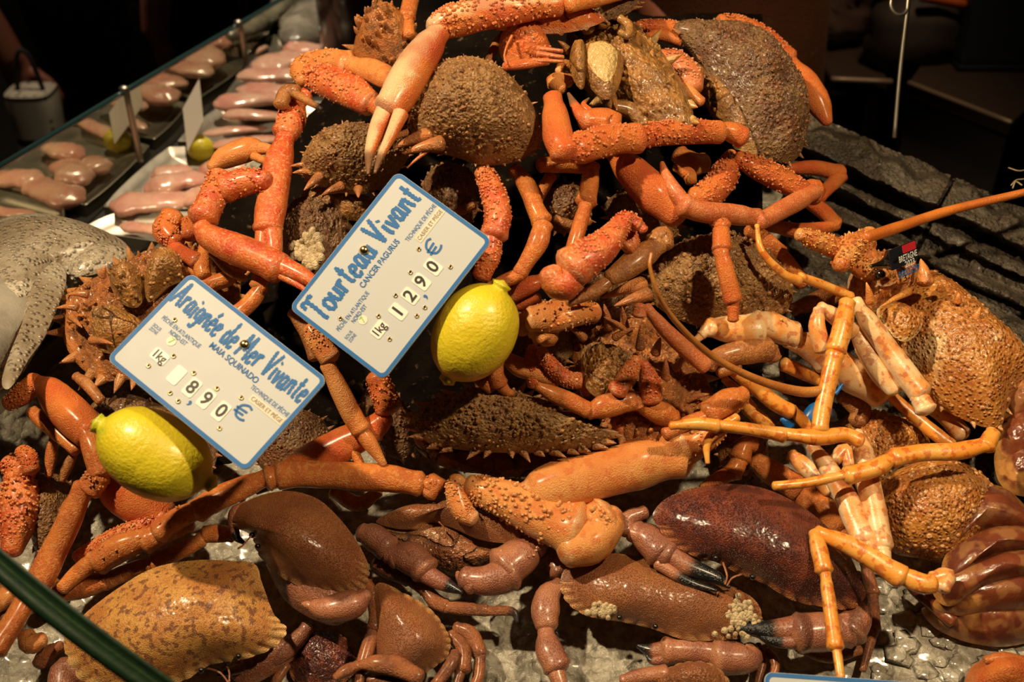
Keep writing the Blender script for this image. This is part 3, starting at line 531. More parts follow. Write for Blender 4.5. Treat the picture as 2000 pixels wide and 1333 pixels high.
# --- long legs stretched over the brown crabs
t = spider('spider crab buried under the lower price sign, long orange legs reaching over the brown crabs', 560, 860, 0)
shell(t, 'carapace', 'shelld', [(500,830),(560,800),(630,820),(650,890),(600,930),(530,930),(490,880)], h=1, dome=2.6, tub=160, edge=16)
limb(t, 'leg', 'walk', '*835,950,22 855,940,18 835,965,16/820,945,27 760,935,29 680,930,29 600,925,27 545,930,25/560,925,22 525,935,23/525,932,20 470,955,24 420,978,26 385,1000,22/*400,990,20 345,1015,23 310,1040,22', 4.6, cream=.3, phi=.2, dens=.15)
limb(t, 'leg', 'walk', '372,1022,18 330,1038,21 285,1058,24/*290,1050,24 230,1072,29 190,1100,24/185,1095,22 150,1122,17 120,1150,13', 4.0, cream=.3, dens=.2)
limb(t, 'leg', 'walk', '455,1045,17 420,1043,18 400,1045,15/395,1055,17 350,1078,17 300,1100,16/292,1103,17 250,1118,17 210,1135,16/208,1135,20 160,1145,25 112,1158,18', 2.8, cream=.2)
limb(t, 'leg', 'spiny', '*320,1010,18 260,1035,20 200,1060,16 150,1090,12', 3.2, dens=1.6)
limb(t, 'claw', 'claw', '*735,735,24 748,770,26 758,798,24/755,815,20 728,838,26/748,820,22 705,850,32 650,880,35 590,912,32 560,925,22', 3.6, cream=.35, fingers=['590,910,20 550,935,16 500,960,8'], phi=.2)
limb(t, 'leg', 'clawt', '*605,640,16 620,665,22 645,700,20/640,712,17 665,765,20 690,815,20 705,840,18/700,835,14 722,865,15 750,908,6', 5.0, cream=.4)
limb(t, 'leg', 'walkb', '570,610,12 600,650,16 615,700,12', 3.5)
limb(t, 'leg', 'walk', '690,880,9 700,900,9 720,935,5', 4.2); limb(t, 'leg', 'walk', '650,960,14 700,985,16 740,960,10', 1.2)
# --- brown striped legs at the right
t = spider('spider crab hidden behind the dark red brown crab, banded orange legs sticking out', 1500, 880, 0)
shell(t, 'carapace', 'fur', [(1400,850),(1450,830),(1490,850),(1500,900),(1460,930),(1410,910)], h=0, dome=2, tub=90, edge=14)
limb(t, 'leg', 'walk', '1475,900,20 1510,925,26 1560,955,25/1555,955,24 1600,990,29 1640,1030,26/1645,1035,18 1650,1060,20 1645,1095,14', 2.0, cream=.2)
limb(t, 'leg', 'lob', '1380,865,8 1410,835,11 1440,815,8', 7)
# --- small hidden ones in the gaps, seen only as dark shells
for lab, out, hh in (('small spider crab in the shade below the big dome, right of the upper sign', [(1060,400),(1100,375),(1150,385),(1150,440),(1100,455),(1065,440)], 1.5),
                     ('shaded spider crab wedged beneath the orange smooth claw, top right of centre', [(1180,400),(1250,370),(1310,400),(1330,450),(1280,480),(1210,450)], 1.0),
                     ('dark spider crab deep in the gap below the upper price sign', [(790,790),(740,740),(700,790),(720,860),(790,900),(820,850)], -1.5),
                     ('shaded spider crab in the gap above the upper price sign', [(830,350),(880,330),(930,350),(930,420),(880,450),(830,410)], 0.5),
                     ('shaded spider crab low between the thorny crab and the pimpled dome', [(1090,560),(1160,540),(1230,560),(1240,610),(1180,630),(1110,610)], -1)):
    x = sum(q[0] for q in out) / len(out); y = sum(q[1] for q in out) / len(out)
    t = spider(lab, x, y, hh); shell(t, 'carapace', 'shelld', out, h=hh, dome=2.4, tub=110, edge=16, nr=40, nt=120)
    limb(t, 'leg', 'walkb', f'{x-20},{y+10},9 {x+15},{y+25},12 {x+45},{y+15},9', hh + 1)

# ================================================================== brown crabs
CR = dict(crust=26, rim=.35)
def eyes(t, pts, h):
    for x, y in pts: ball(t, 'eye', 'eye', x, y, 6, h)
t = brown('largest tan brown crab at the lower left, glossy speckled shell under the green leaf', 340, 1200)
shell(t, 'carapace', 'tourt', [(125,1255),(160,1205),(230,1150),(300,1110),(380,1095),(450,1096),(498,1103),(512,1140),(535,1200),(560,1232),(530,1268),(470,1290),(410,1300),(360,1330),(290,1345),(190,1350),(145,1310)], h=4.2, dome=2.5, gy=-9, crust=34, crust_rng=(.48, .98), rim=.3, rough=.00012, lumps=.0012, nr=80, nt=260)
shell(t, 'underside', 'tclaw', [(440,1300),(520,1280),(565,1240),(600,1250),(560,1300),(480,1340)], h=.6, dome=1.5, rough=.0002)
limb(t, 'claw', 'tclaw', '600,1225,16 580,1250,18 540,1280,20 480,1300,16', 1.2, fdark=.5, fingers=['490,1300,13 450,1312,9 425,1320,3'])
limb(t, 'claw', 'tclaw', '180,1330,14 130,1310,28 122,1360,30', 1.0, cream=.3); limb(t, 'leg', 'tleg', '120,1262,12 90,1280,17 75,1300,12', 1.0)
limb(t, 'antenna', 'tleg', '435,1290,2.5 447,1310,2 448,1333,1', 3); limb(t, 'antenna', 'tleg', '400,1305,2.5 430,1315,2 450,1340,1', 3); eyes(t, [(393,1310), (466,1283)], 4.2)
t = brown('brown crab tipped up beside the large tan one, domed smooth shell below the lower sign', 600, 1080)
shell(t, 'carapace', 'tour', [(452,1008),(472,985),(520,965),(570,960),(620,975),(660,1010),(695,1055),(718,1100),(720,1130),(705,1155),(660,1160),(605,1152),(550,1128),(508,1088),(497,1060),(485,1042),(458,1030)], h=5.2, dome=2.7, gy=-10, crust=32, crust_rng=(.42, .98), rim=.35, rough=.00012, lumps=.0010, nr=80, nt=260)
shell(t, 'face', 'tclaw', [(520,1100),(560,1130),(640,1155),(710,1155),(712,1185),(660,1222),(600,1205),(550,1165)], h=3.0, dome=2, rough=.0002)
limb(t, 'claw', 'tclaw', '718,1160,14 690,1180,30 640,1190,26 610,1185,12', 5.6, cream=.2, fingers=['620,1190,10 600,1182,8 590,1180,3'])
limb(t, 'claw', 'tclaw', '480,985,8 460,1003,14 458,1030,11', 4.6, cream=.6, fingers=['458,1030,10 462,1050,8 478,1062,3'], fdark=.7)
limb(t, 'leg', 'tleg', '735,1100,17 760,1112,20 800,1130,16/800,1132,14 830,1150,15/828,1150,14 850,1175,16 870,1185,13/870,1187,13 910,1190,13 950,1193,11/945,1194,11 1000,1195,9 1010,1215,3', 2.6, tipd=.5)
limb(t, 'leg', 'tleg', '715,1140,14 728,1165,13/728,1170,15 735,1200,15 730,1230,14/728,1235,13 718,1265,14 705,1310,13/705,1310,11 700,1340,9', 3.6)
eyes(t, [(503, 1068), (492, 1046)], 6); limb(t, 'antenna', 'tleg', '490,1048,2 475,1065,1.5 465,1072,1', 6.4)
t = brown('small brown crab lying low in the middle of the bottom edge, legs folded over it', 800, 1240)
shell(t, 'carapace', 'tour', [(735,1142),(790,1160),(840,1190),(868,1225),(880,1255),(872,1285),(840,1310),(815,1325),(770,1330),(735,1310),(725,1230)], h=3.2, dome=2.1, gy=-8, crust=24, crust_rng=(.05, .6), rim=.35, rough=.00012, lumps=.0009)
limb(t, 'leg', 'tleg', '890,1225,12 920,1240,16 938,1280,14/938,1282,13 935,1320,12 925,1345,9', 1.8); limb(t, 'leg', 'tleg', '880,1240,14 905,1270,15 905,1310,13/900,1310,11 890,1345,8', 2.4)
limb(t, 'leg', 'tleg', '890,1275,11 880,1300,13 850,1340,10', 3.0)
limb(t, 'leg', 'tleg', '705,1300,10 735,1298,19 780,1305,20 820,1325,14/700,1300,11 675,1312,12 655,1325,7', 4.4); limb(t, 'leg', 'tleg', '720,1330,10 760,1330,14 810,1345,12', 3.5)
t = brown('brown crab facing the camera, dark mouth open between two folded claws', 900, 1080)
shell(t, 'carapace', 'tour', [(735,1018),(790,995),(850,980),(888,980),(884,1000),(960,1020),(1030,1040),(1020,1060),(950,1058),(880,1030),(830,1020),(800,1034),(765,1032)], h=3.4, dome=1.6, gy=8, rim=.4, rough=.00015, nr=50, c=(880,1015))
shell(t, 'face', 'tour', [(745,1030),(800,1034),(860,1025),(940,1050),(1020,1055),(990,1080),(930,1110),(880,1125),(820,1090),(780,1060)], h=2.0, dome=1.8, gy=-35, cracks=42, lumps=.003, rough=.0008, creamf=lambda V, s, T: .3 * (s > .6))
limb(t, 'claw', 'tclaw', '705,1040,20 730,1050,27 758,1072,24/765,1095,20 800,1085,28 830,1115,27/755,1085,18 790,1092,27 822,1108,26', 3.8, cream=.25, fingers=['825,1118,20 870,1142,15 902,1158,4'], fdark=.45)
limb(t, 'claw', 'tclaw', '1040,1062,18 1052,1075,22/*1040,1060,24 1020,1085,38 985,1110,38/1000,1120,38 950,1135,30 905,1130,20', 3.8, cream=.15, dens=.08, fingers=['925,1145,20 900,1128,11 893,1118,4'])
limb(t, 'antenna', 'tleg', '857,1020,2 870,1035,1.5 868,1052,1', 4.4)
t = brown('dark red brown crab lying above another, black-tipped claw under its front edge', 1450, 1070)
shell(t, 'carapace', 'tourd', [(1275,1005),(1300,975),(1350,955),(1420,946),(1480,952),(1540,975),(1600,1015),(1650,1070),(1680,1130),(1690,1165),(1660,1190),(1600,1185),(1545,1172),(1490,1140),(1440,1120),(1400,1100),(1350,1085),(1310,1060),(1285,1030)], h=5.2, dome=2.6, gy=-9, crust=34, crust_rng=(.5, .95), rim=.25, rough=.00015, lumps=.0022, nr=90, nt=280)
limb(t, 'claw', 'tclaw', '1260,1000,14 1225,1015,17 1225,1040,16/1232,1040,20 1262,1052,31 1290,1080,30/1240,1035,22 1275,1065,30 1305,1085,27', 4.6, cream=.1, fingers=['1300,1080,23 1345,1108,20 1400,1130,13 1425,1148,4', '1285,1100,14 1340,1135,10 1400,1155,3'], fdark=.62)
limb(t, 'claw', 'tclaw', '1650,1180,22 1668,1205,35 1655,1235,34/1660,1235,34 1610,1235,40 1560,1238,36', 3.0, cream=.3, fingers=['1570,1225,26 1510,1232,21 1455,1228,11 1434,1222,4', '1560,1255,16 1510,1252,12 1470,1235,4'], fdark=.66)
limb(t, 'leg', 'tleg', '1690,1100,12 1705,1160,13/1705,1165,12 1708,1230,12/1706,1235,11 1685,1310,6', 1.2); limb(t, 'leg', 'tleg', '1560,1270,8 1620,1285,12 1680,1270,9', .8)
eyes(t, [(1398, 1091), (1470, 1128)], 6.0)
for a in ('1412,1100,2.5 1420,1125,2 1416,1142,1', '1450,1122,2.5 1430,1130,2 1420,1145,1'): limb(t, 'antenna', 'tleg', a, 5.6)
t = brown('brown crab with barnacle crust on its shell edge, half under the dark red one', 1290, 1180)
shell(t, 'carapace', 'tour', [(1105,1110),(1150,1088),(1210,1082),(1290,1100),(1370,1130),(1440,1150),(1480,1180),(1485,1215),(1450,1245),(1395,1252),(1335,1250),(1270,1228),(1210,1215),(1150,1205),(1110,1180),(1095,1145)], h=2.8, dome=2.0, gy=-6, crust=32, crust_rng=(.42, .95), rim=.3, rough=.00015, lumps=.0014, nr=80, nt=260)
mb = MB()
for k in range(130):
    if k == 90: mb.build('barnacle_crust', M['barn'], t); mb = MB()
    if k < 90: x, y = 1445 + RN.gauss(0, 17), 1205 + RN.gauss(0, 15)
    else: x, y = 1178 + RN.gauss(0, 13), 1192 + RN.gauss(0, 6)
    cone(mb, P(x, y, .040 - (y - 1167) * .00016), N, RN.uniform(.0015, .0026), .003, (0, 0, 0), True, 7)
mb.build('barnacle_crust', M['barn'], t)
eyes(t, [(1210, 1207), (1280, 1225)], 3.4)
limb(t, 'claw', 'tclaw', '1465,1265,18 1460,1285,30 1400,1285,34/1405,1278,26 1355,1272,24 1300,1272,25', 1.6, cream=.3, fingers=['1310,1270,20 1275,1272,15 1245,1262,4', '1300,1285,12 1275,1292,8 1262,1280,3'], fdark=.4)
limb(t, 'claw', 'tclaw', '1075,1080,18 1092,1120,18/1095,1140,14 1070,1165,26 1065,1200,28 1068,1225,20/1066,1232,17 1072,1270,27 1088,1305,25', 2.6, cream=.25, fingers=['1082,1300,20 1092,1330,16 1100,1350,12'])
limb(t, 'leg', 'tleg', '1500,1270,7 1515,1300,10 1500,1340,6', .6); limb(t, 'leg', 'tleg', '1480,1260,8 1490,1290,9 1478,1340,6', .6)
t = brown('brown crab cut off by the bottom edge, whitish rim on its shell', 1320, 1320)
shell(t, 'carapace', 'tour', [(1300,1310),(1340,1294),(1390,1298),(1425,1335),(1400,1370),(1320,1370),(1280,1340)], h=2.4, dome=2, rim=.9, crust=16)
limb(t, 'claw', 'tclaw', '1215,1330,12 1250,1322,16 1300,1316,16', 2.4, cream=0)
t = brown('red orange brown crab cut off by the lower right corner', 1960, 1320)
shell(t, 'carapace', 'claw', [(1885,1330),(1900,1300),(1940,1287),(1990,1290),(2030,1310),(2030,1370),(1940,1380),(1890,1360)], h=2.4, dome=3, rim=.2, rough=.0002)
limb(t, 'leg', 'walk', '1925,1290,9 1960,1285,11 2000,1293,10', 4.6)
t = brown('brown crab in the dark gap between the large tan crab and the small one', 600, 1290)
shell(t, 'carapace', 'tourd', [(560,1250),(620,1230),(680,1250),(700,1300),(660,1340),(580,1340)], h=-.2, dome=1.6, crust=20)
limb(t, 'leg', 'tleg', '560,1300,10 540,1330,10 530,1350,6', .5)

# ================================================================== spiny lobsters
LG = 'spiny lobsters at the right'
t = thing('spiny_lobster', 'upper spiny lobster with its head up, one long orange antenna reaching right', 'lobster', P(1840, 680, 0), LG)
def cf(V, s, T): return 0.75 * np.clip(fbm(V, 26, 2, 4) * 1.6 - .1, 0, 1)
shell(t, 'carapace', 'lobs', [(1700,598),(1718,560),(1765,540),(1800,530),(1850,556),(1905,600),(1960,650),(2015,700),(2040,750),(1990,760),(1968,800),(1950,838),(1900,828),(1850,805),(1810,780),(1770,720),(1735,665)], h=5.0, dome=4.2, gx=5, tub=260, tubh=.0013, tubw=.0022, edge=16, edgeh=.007, lumps=.001, rough=.0006, creamf=cf, nr=90, nt=260, seed=11)
shell(t, 'head_front', 'lobh', [(1655,560),(1668,525),(1700,510),(1750,515),(1790,530),(1775,565),(1740,590),(1700,612),(1675,600)], h=6.0, dome=3.2, tub=90, tubh=.004, lumps=.003, rough=.0009, rim=.5)
limb(t, 'antenna', 'lobh', '*1560,458,14 1590,470,20 1640,488,24 1690,508,29/*1655,500,20 1690,525,25 1715,520,20', 8.0, cream=.2, sl=.17, dens=.7)
limb(t, 'antenna', 'lobh', '*1640,520,18 1660,485,26 1690,470,22/*1695,465,17 1700,455,14', 8.6, cream=.2, sl=.2, dens=.7)
whisk(t, 'ant', '1690,465,12,0 1760,442,11,.5 1860,410,9.5,1 2000,376,8,2 2200,325,6,3', 9.5, sides=12)
whisk(t, 'antb', '1272,495,3,5.5 1270,525,4,5.5 1290,585,5,5.2 1330,640,6,4 1390,695,7,3 1470,738,8,2.5 1560,765,10,2 1625,762,10,2', 7.0, sides=10)
ball(t, 'eye', 'eye', 1719, 537, 11, 9.3); shell(t, 'eye_socket', 'lobh', [(1702,525),(1725,515),(1752,530),(1750,552),(1725,560),(1704,550)], h=8.3, dome=.8, rim=.9, nr=24, nt=60)
shell(t, 'cheek_plate', 'lobs', [(1712,608),(1745,590),(1790,612),(1800,640),(1770,668),(1735,650)], h=8.2, dome=1.0, rim=1.0, nr=30, nt=90, tub=20, tubh=.001, label='plate with a cream edge')
for a, b, r in (((1765,548),(1738,490),14),((1808,552),(1798,506),17),((1838,566),(1833,552),8),((1870,590),(1872,572),8),((1775,570),(1720,600),8),((1700,590),(1692,552),9),((1905,622),(1915,600),7)): horn(t, 'lobh', a, b, r, 9)
limb(t, 'leg', 'lob', '1655,590,17 1645,640,20 1632,685,18/1630,692,20 1618,745,17 1606,800,17 1600,840,15', 9.0, cream=.2)
limb(t, 'leg', 'lobp', '1670,588,14 1700,635,21 1738,690,23 1775,740,24 1798,768,22/1795,775,20 1808,800,20', 8.2, cream=.9, phi=.6)
limb(t, 'leg', 'lobp', '1668,640,16 1695,690,21 1725,735,22 1748,762,16', 7.2, cream=.9, phi=.6)
limb(t, 'leg', 'lobp', '1600,604,12 1596,640,17 1608,682,16/1602,600,13 1640,625,19 1665,650,15', 7.6, cream=.5)
limb(t, 'claw', 'lobp', '1370,655,11 1392,635,16/1385,640,22 1430,645,30 1475,645,31/*1475,628,24 1510,640,30 1550,655,24/1535,665,16 1575,675,26 1612,700,28/1610,690,30 1660,730,36 1720,760,34', 5.2, cream=1.0, phi=.2, fingers=['1392,640,10 1365,660,8 1345,680,4'], dens=.1)
limb(t, 'leg', 'lob', '1478,440,5 1488,490,7 1530,535,9 1560,548,10/1562,540,10 1610,558,10 1662,580,9', 7.5, cream=.1)
limb(t, 'leg', 'lob', '1600,745,12 1560,725,15 1530,712,13', 4.5, cream=.5); limb(t, 'leg', 'lob', '1590,690,7 1602,740,9', 4)
limb(t, 'leg', 'lob', '1720,755,12 1770,800,13 1830,850,14 1860,870,10', 4.6, cream=.1); limb(t, 'leg', 'lobp', '1810,790,17 1845,810,20 1880,850,17', 4, cream=.5)
limb(t, 'leg', 'lob', '1415,740,9 1445,770,12 1465,800,14/1462,800,15 1490,825,16 1510,845,11', 4.2, cream=.1)
limb(t, 'leg', 'lob', '1410,712,11 1460,745,15 1510,785,16 1545,805,14/1545,800,13 1570,825,12 1585,850,7', 5.2, cream=.3)
for k, o_ in enumerate(([(1955,800),(1968,740),(2010,700),(2060,720),(2060,820),(1990,840)], [(1945,880),(1950,820),(1990,800),(2060,810),(2060,890),(1985,910)], [(1950,940),(1945,880),(1990,870),(2060,880),(2060,960),(1990,970)])):
    shell(t, 'abdomen_segment', 'lobt', o_, h=5.0 - k * .8, dome=2.4, rim=.8, rough=.0004, lumps=.003, nr=40, nt=110, creamf=lambda V, s, T: .6 * np.clip(fbm(V, 70, 2, 9) * 2, 0, 1))
t = thing('spiny_lobster', 'lower spiny lobster curled on the ice, banded purple brown tail at the right edge', 'lobster', P(1850, 1000, 0), LG)
shell(t, 'head_front', 'lobs', [(1640,850),(1650,815),(1700,805),(1760,825),(1815,860),(1800,900),(1740,930),(1715,990),(1690,1000),(1665,930)], h=1.6, dome=3.0, tub=160, tubh=.003, tubw=.0025, lumps=.002, rough=.0007)
shell(t, 'carapace', 'lobs', [(1712,990),(1722,945),(1760,915),(1820,898),(1880,905),(1935,945),(1940,1000),(1900,1060),(1850,1100),(1800,1092),(1745,1080),(1722,1040)], h=3.6, dome=3.4, gy=-8, tub=330, tubh=.0015, tubw=.0022, lumps=.001, rough=.0006, rim=.25, nr=90, nt=240, seed=14)
TS = [([(1832,1060),(1828,1020),(1850,970),(1900,945),(1960,955),(2010,1000),(2040,1050),(1960,1040),(1890,1045),(1850,1085)], 5.8), ([(1838,1120),(1850,1080),(1900,1045),(1960,1030),(2040,1040),(2060,1080),(1980,1085),(1900,1105),(1850,1145)], 6.0),
      ([(1820,1150),(1850,1118),(1910,1095),(1980,1078),(2060,1080),(2060,1130),(1990,1140),(1920,1160),(1850,1185)], 5.6), ([(1822,1180),(1860,1150),(1930,1135),(2010,1120),(2060,1125),(2060,1180),(1980,1200),(1900,1205),(1850,1200)], 4.6),
      ([(1800,1190),(1850,1185),(1930,1180),(2060,1165),(2060,1230),(1980,1262),(1900,1258),(1830,1230)], 3.0), ([(1775,1150),(1810,1165),(1870,1210),(1960,1250),(2040,1240),(1990,1268),(1910,1268),(1840,1240),(1790,1190)], 1.8)]
for k, (o_, hh) in enumerate(TS):
    shell(t, 'abdomen_segment', 'lobt', o_, h=hh - 2, dome=2.2, rim=.7, rough=.0001, lumps=.0012, nr=46, nt=130, seed=30 + k, creamf=lambda V, s, T: .6 * np.clip(fbm(V, 60, 1, 9) * 4 - 2.2, 0, 1))
limb(t, 'leg', 'lobp', '1585,870,13 1610,905,19 1645,960,22 1668,1010,24 1688,1055,22/1690,1065,17 1700,1085,14', 7.0, cream=.9, phi=.4)
limb(t, 'leg', 'lobp', '1672,845,14 1688,890,22 1700,960,24 1712,1020,24 1722,1068,21/1722,1075,19 1725,1095,15', 7.2, cream=.9, phi=.4)
limb(t, 'leg', 'lob', '1940,845,16 1925,872,17/1930,868,17 1870,882,18 1800,885,18 1745,895,17/1742,895,15 1710,915,18 1655,930,17/1650,928,10 1580,943,10 1512,950,8', 9.0, cream=.15)
limb(t, 'leg', 'lob', '1310,832,9 1360,828,13 1400,832,13/1395,830,13 1460,838,13 1530,850,14/1530,848,14 1600,855,17 1650,850,15 1680,862,14', 9.0, cream=.25)
limb(t, 'leg', 'lob', '1382,905,5 1380,870,8 1392,850,10 1412,838,10', 8.4, cream=.2)
limb(t, 'leg', 'lob', '1595,1040,15 1650,1062,19 1700,1090,20 1760,1128,22/1755,1122,20 1800,1140,21 1822,1140,17', 7.6, cream=.2)
limb(t, 'leg', 'lob', '1592,1040,14 1600,1075,17 1610,1115,16/1612,1120,12 1620,1180,14 1632,1265,15/1634,1270,10 1642,1325,8', 7.6, cream=.25)
limb(t, 'leg', 'lobp', '1820,1130,14 1850,1125,17 1840,1150,14', 6, cream=.9); limb(t, 'leg', 'lobp', '1545,888,14 1575,915,18 1620,960,12', 3, cream=.4)
limb(t, 'leg', 'lobt', '1770,1140,9 1800,1165,12 1860,1215,12', 2.2, cream=.3)
limb(t, 'leg', 'walkb', '1640,775,12 1680,800,22 1675,825,16', 3.2); limb(t, 'leg', 'lobp', '1630,900,13 1650,880,16 1660,910,12', 3.2, cream=.7)

# ================================================================== lemons
M['lemon'] = mat('lemon_peel', (0.72, 0.60, 0.025), (0.66, 0.52, 0.02), cream=(0.40, 0.50, 0.03), rough=0.36, s1=30, bump=0.45, bs=420, sss=0.06, coat=0.25)
def lemon(label, a, b, r, d, green=0, bend=0, grp='lemons in the pile'):
    """a, b: pixels of the two tips (a = stem end), r: radius in px, d: distance of the middle."""
    A = PD(a[0], a[1], d); B = PD(b[0], b[1], d + .008); R = r * d / F; ax = B - A; L = np.linalg.norm(ax); ax = ax / L
    s = nz(np.cross(ax, FW)); up = np.cross(s, ax); rows = 64; V = []; cc = []
    for i in range(rows):
        u = i / (rows - 1); x = u * 2 - 1
        body = max(0, 1 - (abs(x) / 0.86) ** 2.25) ** 0.52 if abs(x) < .86 else 0
        nubA = .25 * math.exp(-((u - .035) / .07) ** 2) * (1 - max(0, .02 - u) * 50) ; nubB = .22 * math.exp(-((u - .955) / .06) ** 2)
        rad = R * max(body, (body ** 3 + (nubA + nubB) ** 3) ** (1 / 3))
        if i in (0, rows - 1): rad = R * .02
        elif i in (1, rows - 2): rad *= .6
        for k in range(56):
            t = k / 56 * 2 * math.pi; V.append(A + ax * L * u + (s * math.cos(t) + up * math.sin(t)) * rad)
            cc.append((green * (1 - ss(.0, .24, u)), 0, 0))
    V = np.array(V); ctr = np.repeat(A + np.linspace(0, 1, rows)[:, None] * ax * L, 56, axis=0)
    V = V + (V - ctr) * (0.05 * fbm(V, 28, 2, 3) + .008 * fbm(V, 200, 2, 5))[:, None]
    mb = MB(); mb.add(V, grid_faces(rows, 56), cc); o = mb.build('lemon', M['lemon']); return tag(o, label, 'lemon', grp)
lemon('lemon under the lower price sign, greenish tip pointing left', (180, 822), (424, 950), 84, .722, green=.6)
lemon('lemon tucked under the upper price sign, its nub pointing up', (984, 548), (868, 752), 80, .752, green=.35)

# ================================================================== price signs
def plain(name, c, rough=.4, metal=0, coat=0, emis=0, alpha=1):
    m = bpy.data.materials.new(name); n, l = nodes(m); b = n['Principled BSDF']
    b.inputs['Base Color'].default_value = (*c, 1); b.inputs['Roughness'].default_value = rough; b.inputs['Metallic'].default_value = metal; b.inputs['Coat Weight'].default_value = coat
    t = n.new('ShaderNodeTexNoise'); t.inputs['Scale'].default_value = 60; tc = n.new('ShaderNodeTexCoord'); l.new(tc.outputs['Object'], t.inputs['Vector'])
    mr = n.new('ShaderNodeMapRange'); mr.inputs[3].default_value = max(0, rough - .08); mr.inputs[4].default_value = min(1, rough + .08); l.new(t.outputs[0], mr.inputs[0]); l.new(mr.outputs[0], b.inputs['Roughness'])
    return m
M['card'] = plain('sign_plastic', (0.47, 0.495, 0.51), .55); M['blue'] = plain('sign_blue', (0.003, 0.115, 0.36), .6); M['ink'] = plain('sign_ink', (0.012, 0.012, 0.012), .5)
M['tile'] = plain('sign_tile', (0.82, 0.78, 0.68), .35); M['brass'] = plain('brass', (0.75, 0.55, 0.25), .25, 1); M['hole'] = plain('hole_dark', (0.02, 0.012, 0.006), .8)
M['green'] = plain('number_green', (0.30, 0.50, 0.08), .5); M['pale'] = plain('sticker_pale', (0.70, 0.69, 0.55), .5); M['greyink'] = plain('ink_grey', (0.22, 0.19, 0.15), .5)
M['strip'] = plain('sticker_strip', (0.66, 0.60, 0.47), .5)
GL = {  # brush-lettered glyphs: width and strokes in units of cap height
 'T': (.62, [[(0, .86), (.1, .98), (.3, .93), (.62, 1.0)], [(.32, .95), (.34, .5), (.30, .02), (.42, -.03)], [(.02, .86), (.04, .74)], [(.6, 1.0), (.6, .86)]]),
 'o': (.46, [[(.22, .52), (.06, .42), (.05, .15), (.2, .02), (.36, .12), (.38, .38), (.22, .52)]]),
 'u': (.48, [[(.04, .52), (.06, .16), (.18, .02), (.34, .12), (.38, .5)], [(.38, .5), (.39, .12), (.48, .02)]]),
 'r': (.38, [[(.04, .55), (.08, .3), (.07, 0)], [(.08, .34), (.2, .52), (.34, .46)]]),
 't': (.36, [[(.17, .88), (.16, .4), (.17, .08), (.32, .02)], [(.0, .58), (.16, .62), (.34, .60)]]),
 'e': (.44, [[(.06, .26), (.34, .34), (.3, .5), (.16, .5), (.05, .3), (.08, .08), (.22, .01), (.38, .12)]]),
 'é': (.44, [[(.06, .26), (.34, .34), (.3, .5), (.16, .5), (.05, .3), (.08, .08), (.22, .01), (.38, .12)], [(.16, .64), (.32, .84)]]),
 'a': (.48, [[(.34, .48), (.16, .52), (.05, .3), (.08, .05), (.24, .06), (.35, .3)], [(.36, .54), (.36, .14), (.48, .0)]]),
 'V': (.60, [[(.04, .98), (.14, .5), (.26, .0)], [(.26, .0), (.38, .5), (.56, 1.02)], [(-.02, .94), (.12, .98)]]),
 'i': (.22, [[(.08, .52), (.08, .15), (.16, .0)], [(.09, .70), (.13, .78)]]),
 'v': (.42, [[(.03, .52), (.12, .2), (.19, .0)], [(.19, .0), (.3, .3), (.38, .55)]]),
 'n': (.50, [[(.05, .54), (.08, .3), (.06, .0)], [(.08, .32), (.2, .5), (.34, .48), (.37, .2), (.46, .0)]]),
 'A': (.62, [[(-.02, -.02), (.18, .5), (.34, 1.0)], [(.34, 1.0), (.42, .5), (.54, -.02)], [(.10, .34), (.5, .36)]]),
 'g': (.46, [[(.34, .5), (.14, .52), (.05, .32), (.12, .1), (.3, .16), (.36, .46)], [(.36, .52), (.38, .0), (.28, -.26), (.06, -.22)]]),
 'd': (.48, [[(.34, .42), (.14, .5), (.05, .3), (.1, .04), (.26, .04), (.36, .26)], [(.36, 1.0), (.35, .4), (.38, .08), (.48, 0)]]),
 'M': (.78, [[(.02, -.02), (.10, .5), (.16, .98)], [(.16, .98), (.26, .6), (.36, .28)], [(.36, .28), (.48, .7), (.58, 1.0)], [(.58, 1.0), (.62, .5), (.70, -.02)]]),
 ' ': (.24, [])}
def brush_text(mb, txt, place, x0, x1, y, size, thick=.085):
    tot = sum(GL[c][0] + .06 for c in txt); k = (x1 - x0) / tot; x = x0; R = random.Random(len(txt))
    for ch in txt:
        wd, st = GL[ch]; jy = R.uniform(-.03, .03) * size
        for s in st:
            q = cr([(a, b, 0) for a, b in s], 26) if len(s) > 1 else np.array(s)
            tn = np.gradient(q, axis=0); V = []
            for i in range(len(q)):
                t = nz(tn[i]); nrm = np.array([-t[1], t[0]]); wv = thick * (.62 + .55 * abs(t[1])) * (1 + .22 * math.sin(i * 1.9 + x * 90) + .12 * math.sin(i * 4.1)) * (.75 if i in (0, len(q) - 1) else 1)
                for sg in (-1, 1):
                    px_ = q[i][0] + nrm[0] * wv * sg; py_ = q[i][1] + nrm[1] * wv * sg
                    V.append(place(x + px_ * k, y - jy + -py_ * size, .00035 + .00001 * (len(mb.v) % 7)))
            mb.add(V, [(2 * i, 2 * i + 1, 2 * i + 3, 2 * i + 2) for i in range(len(q) - 1)])
        x += (wd + .06) * k
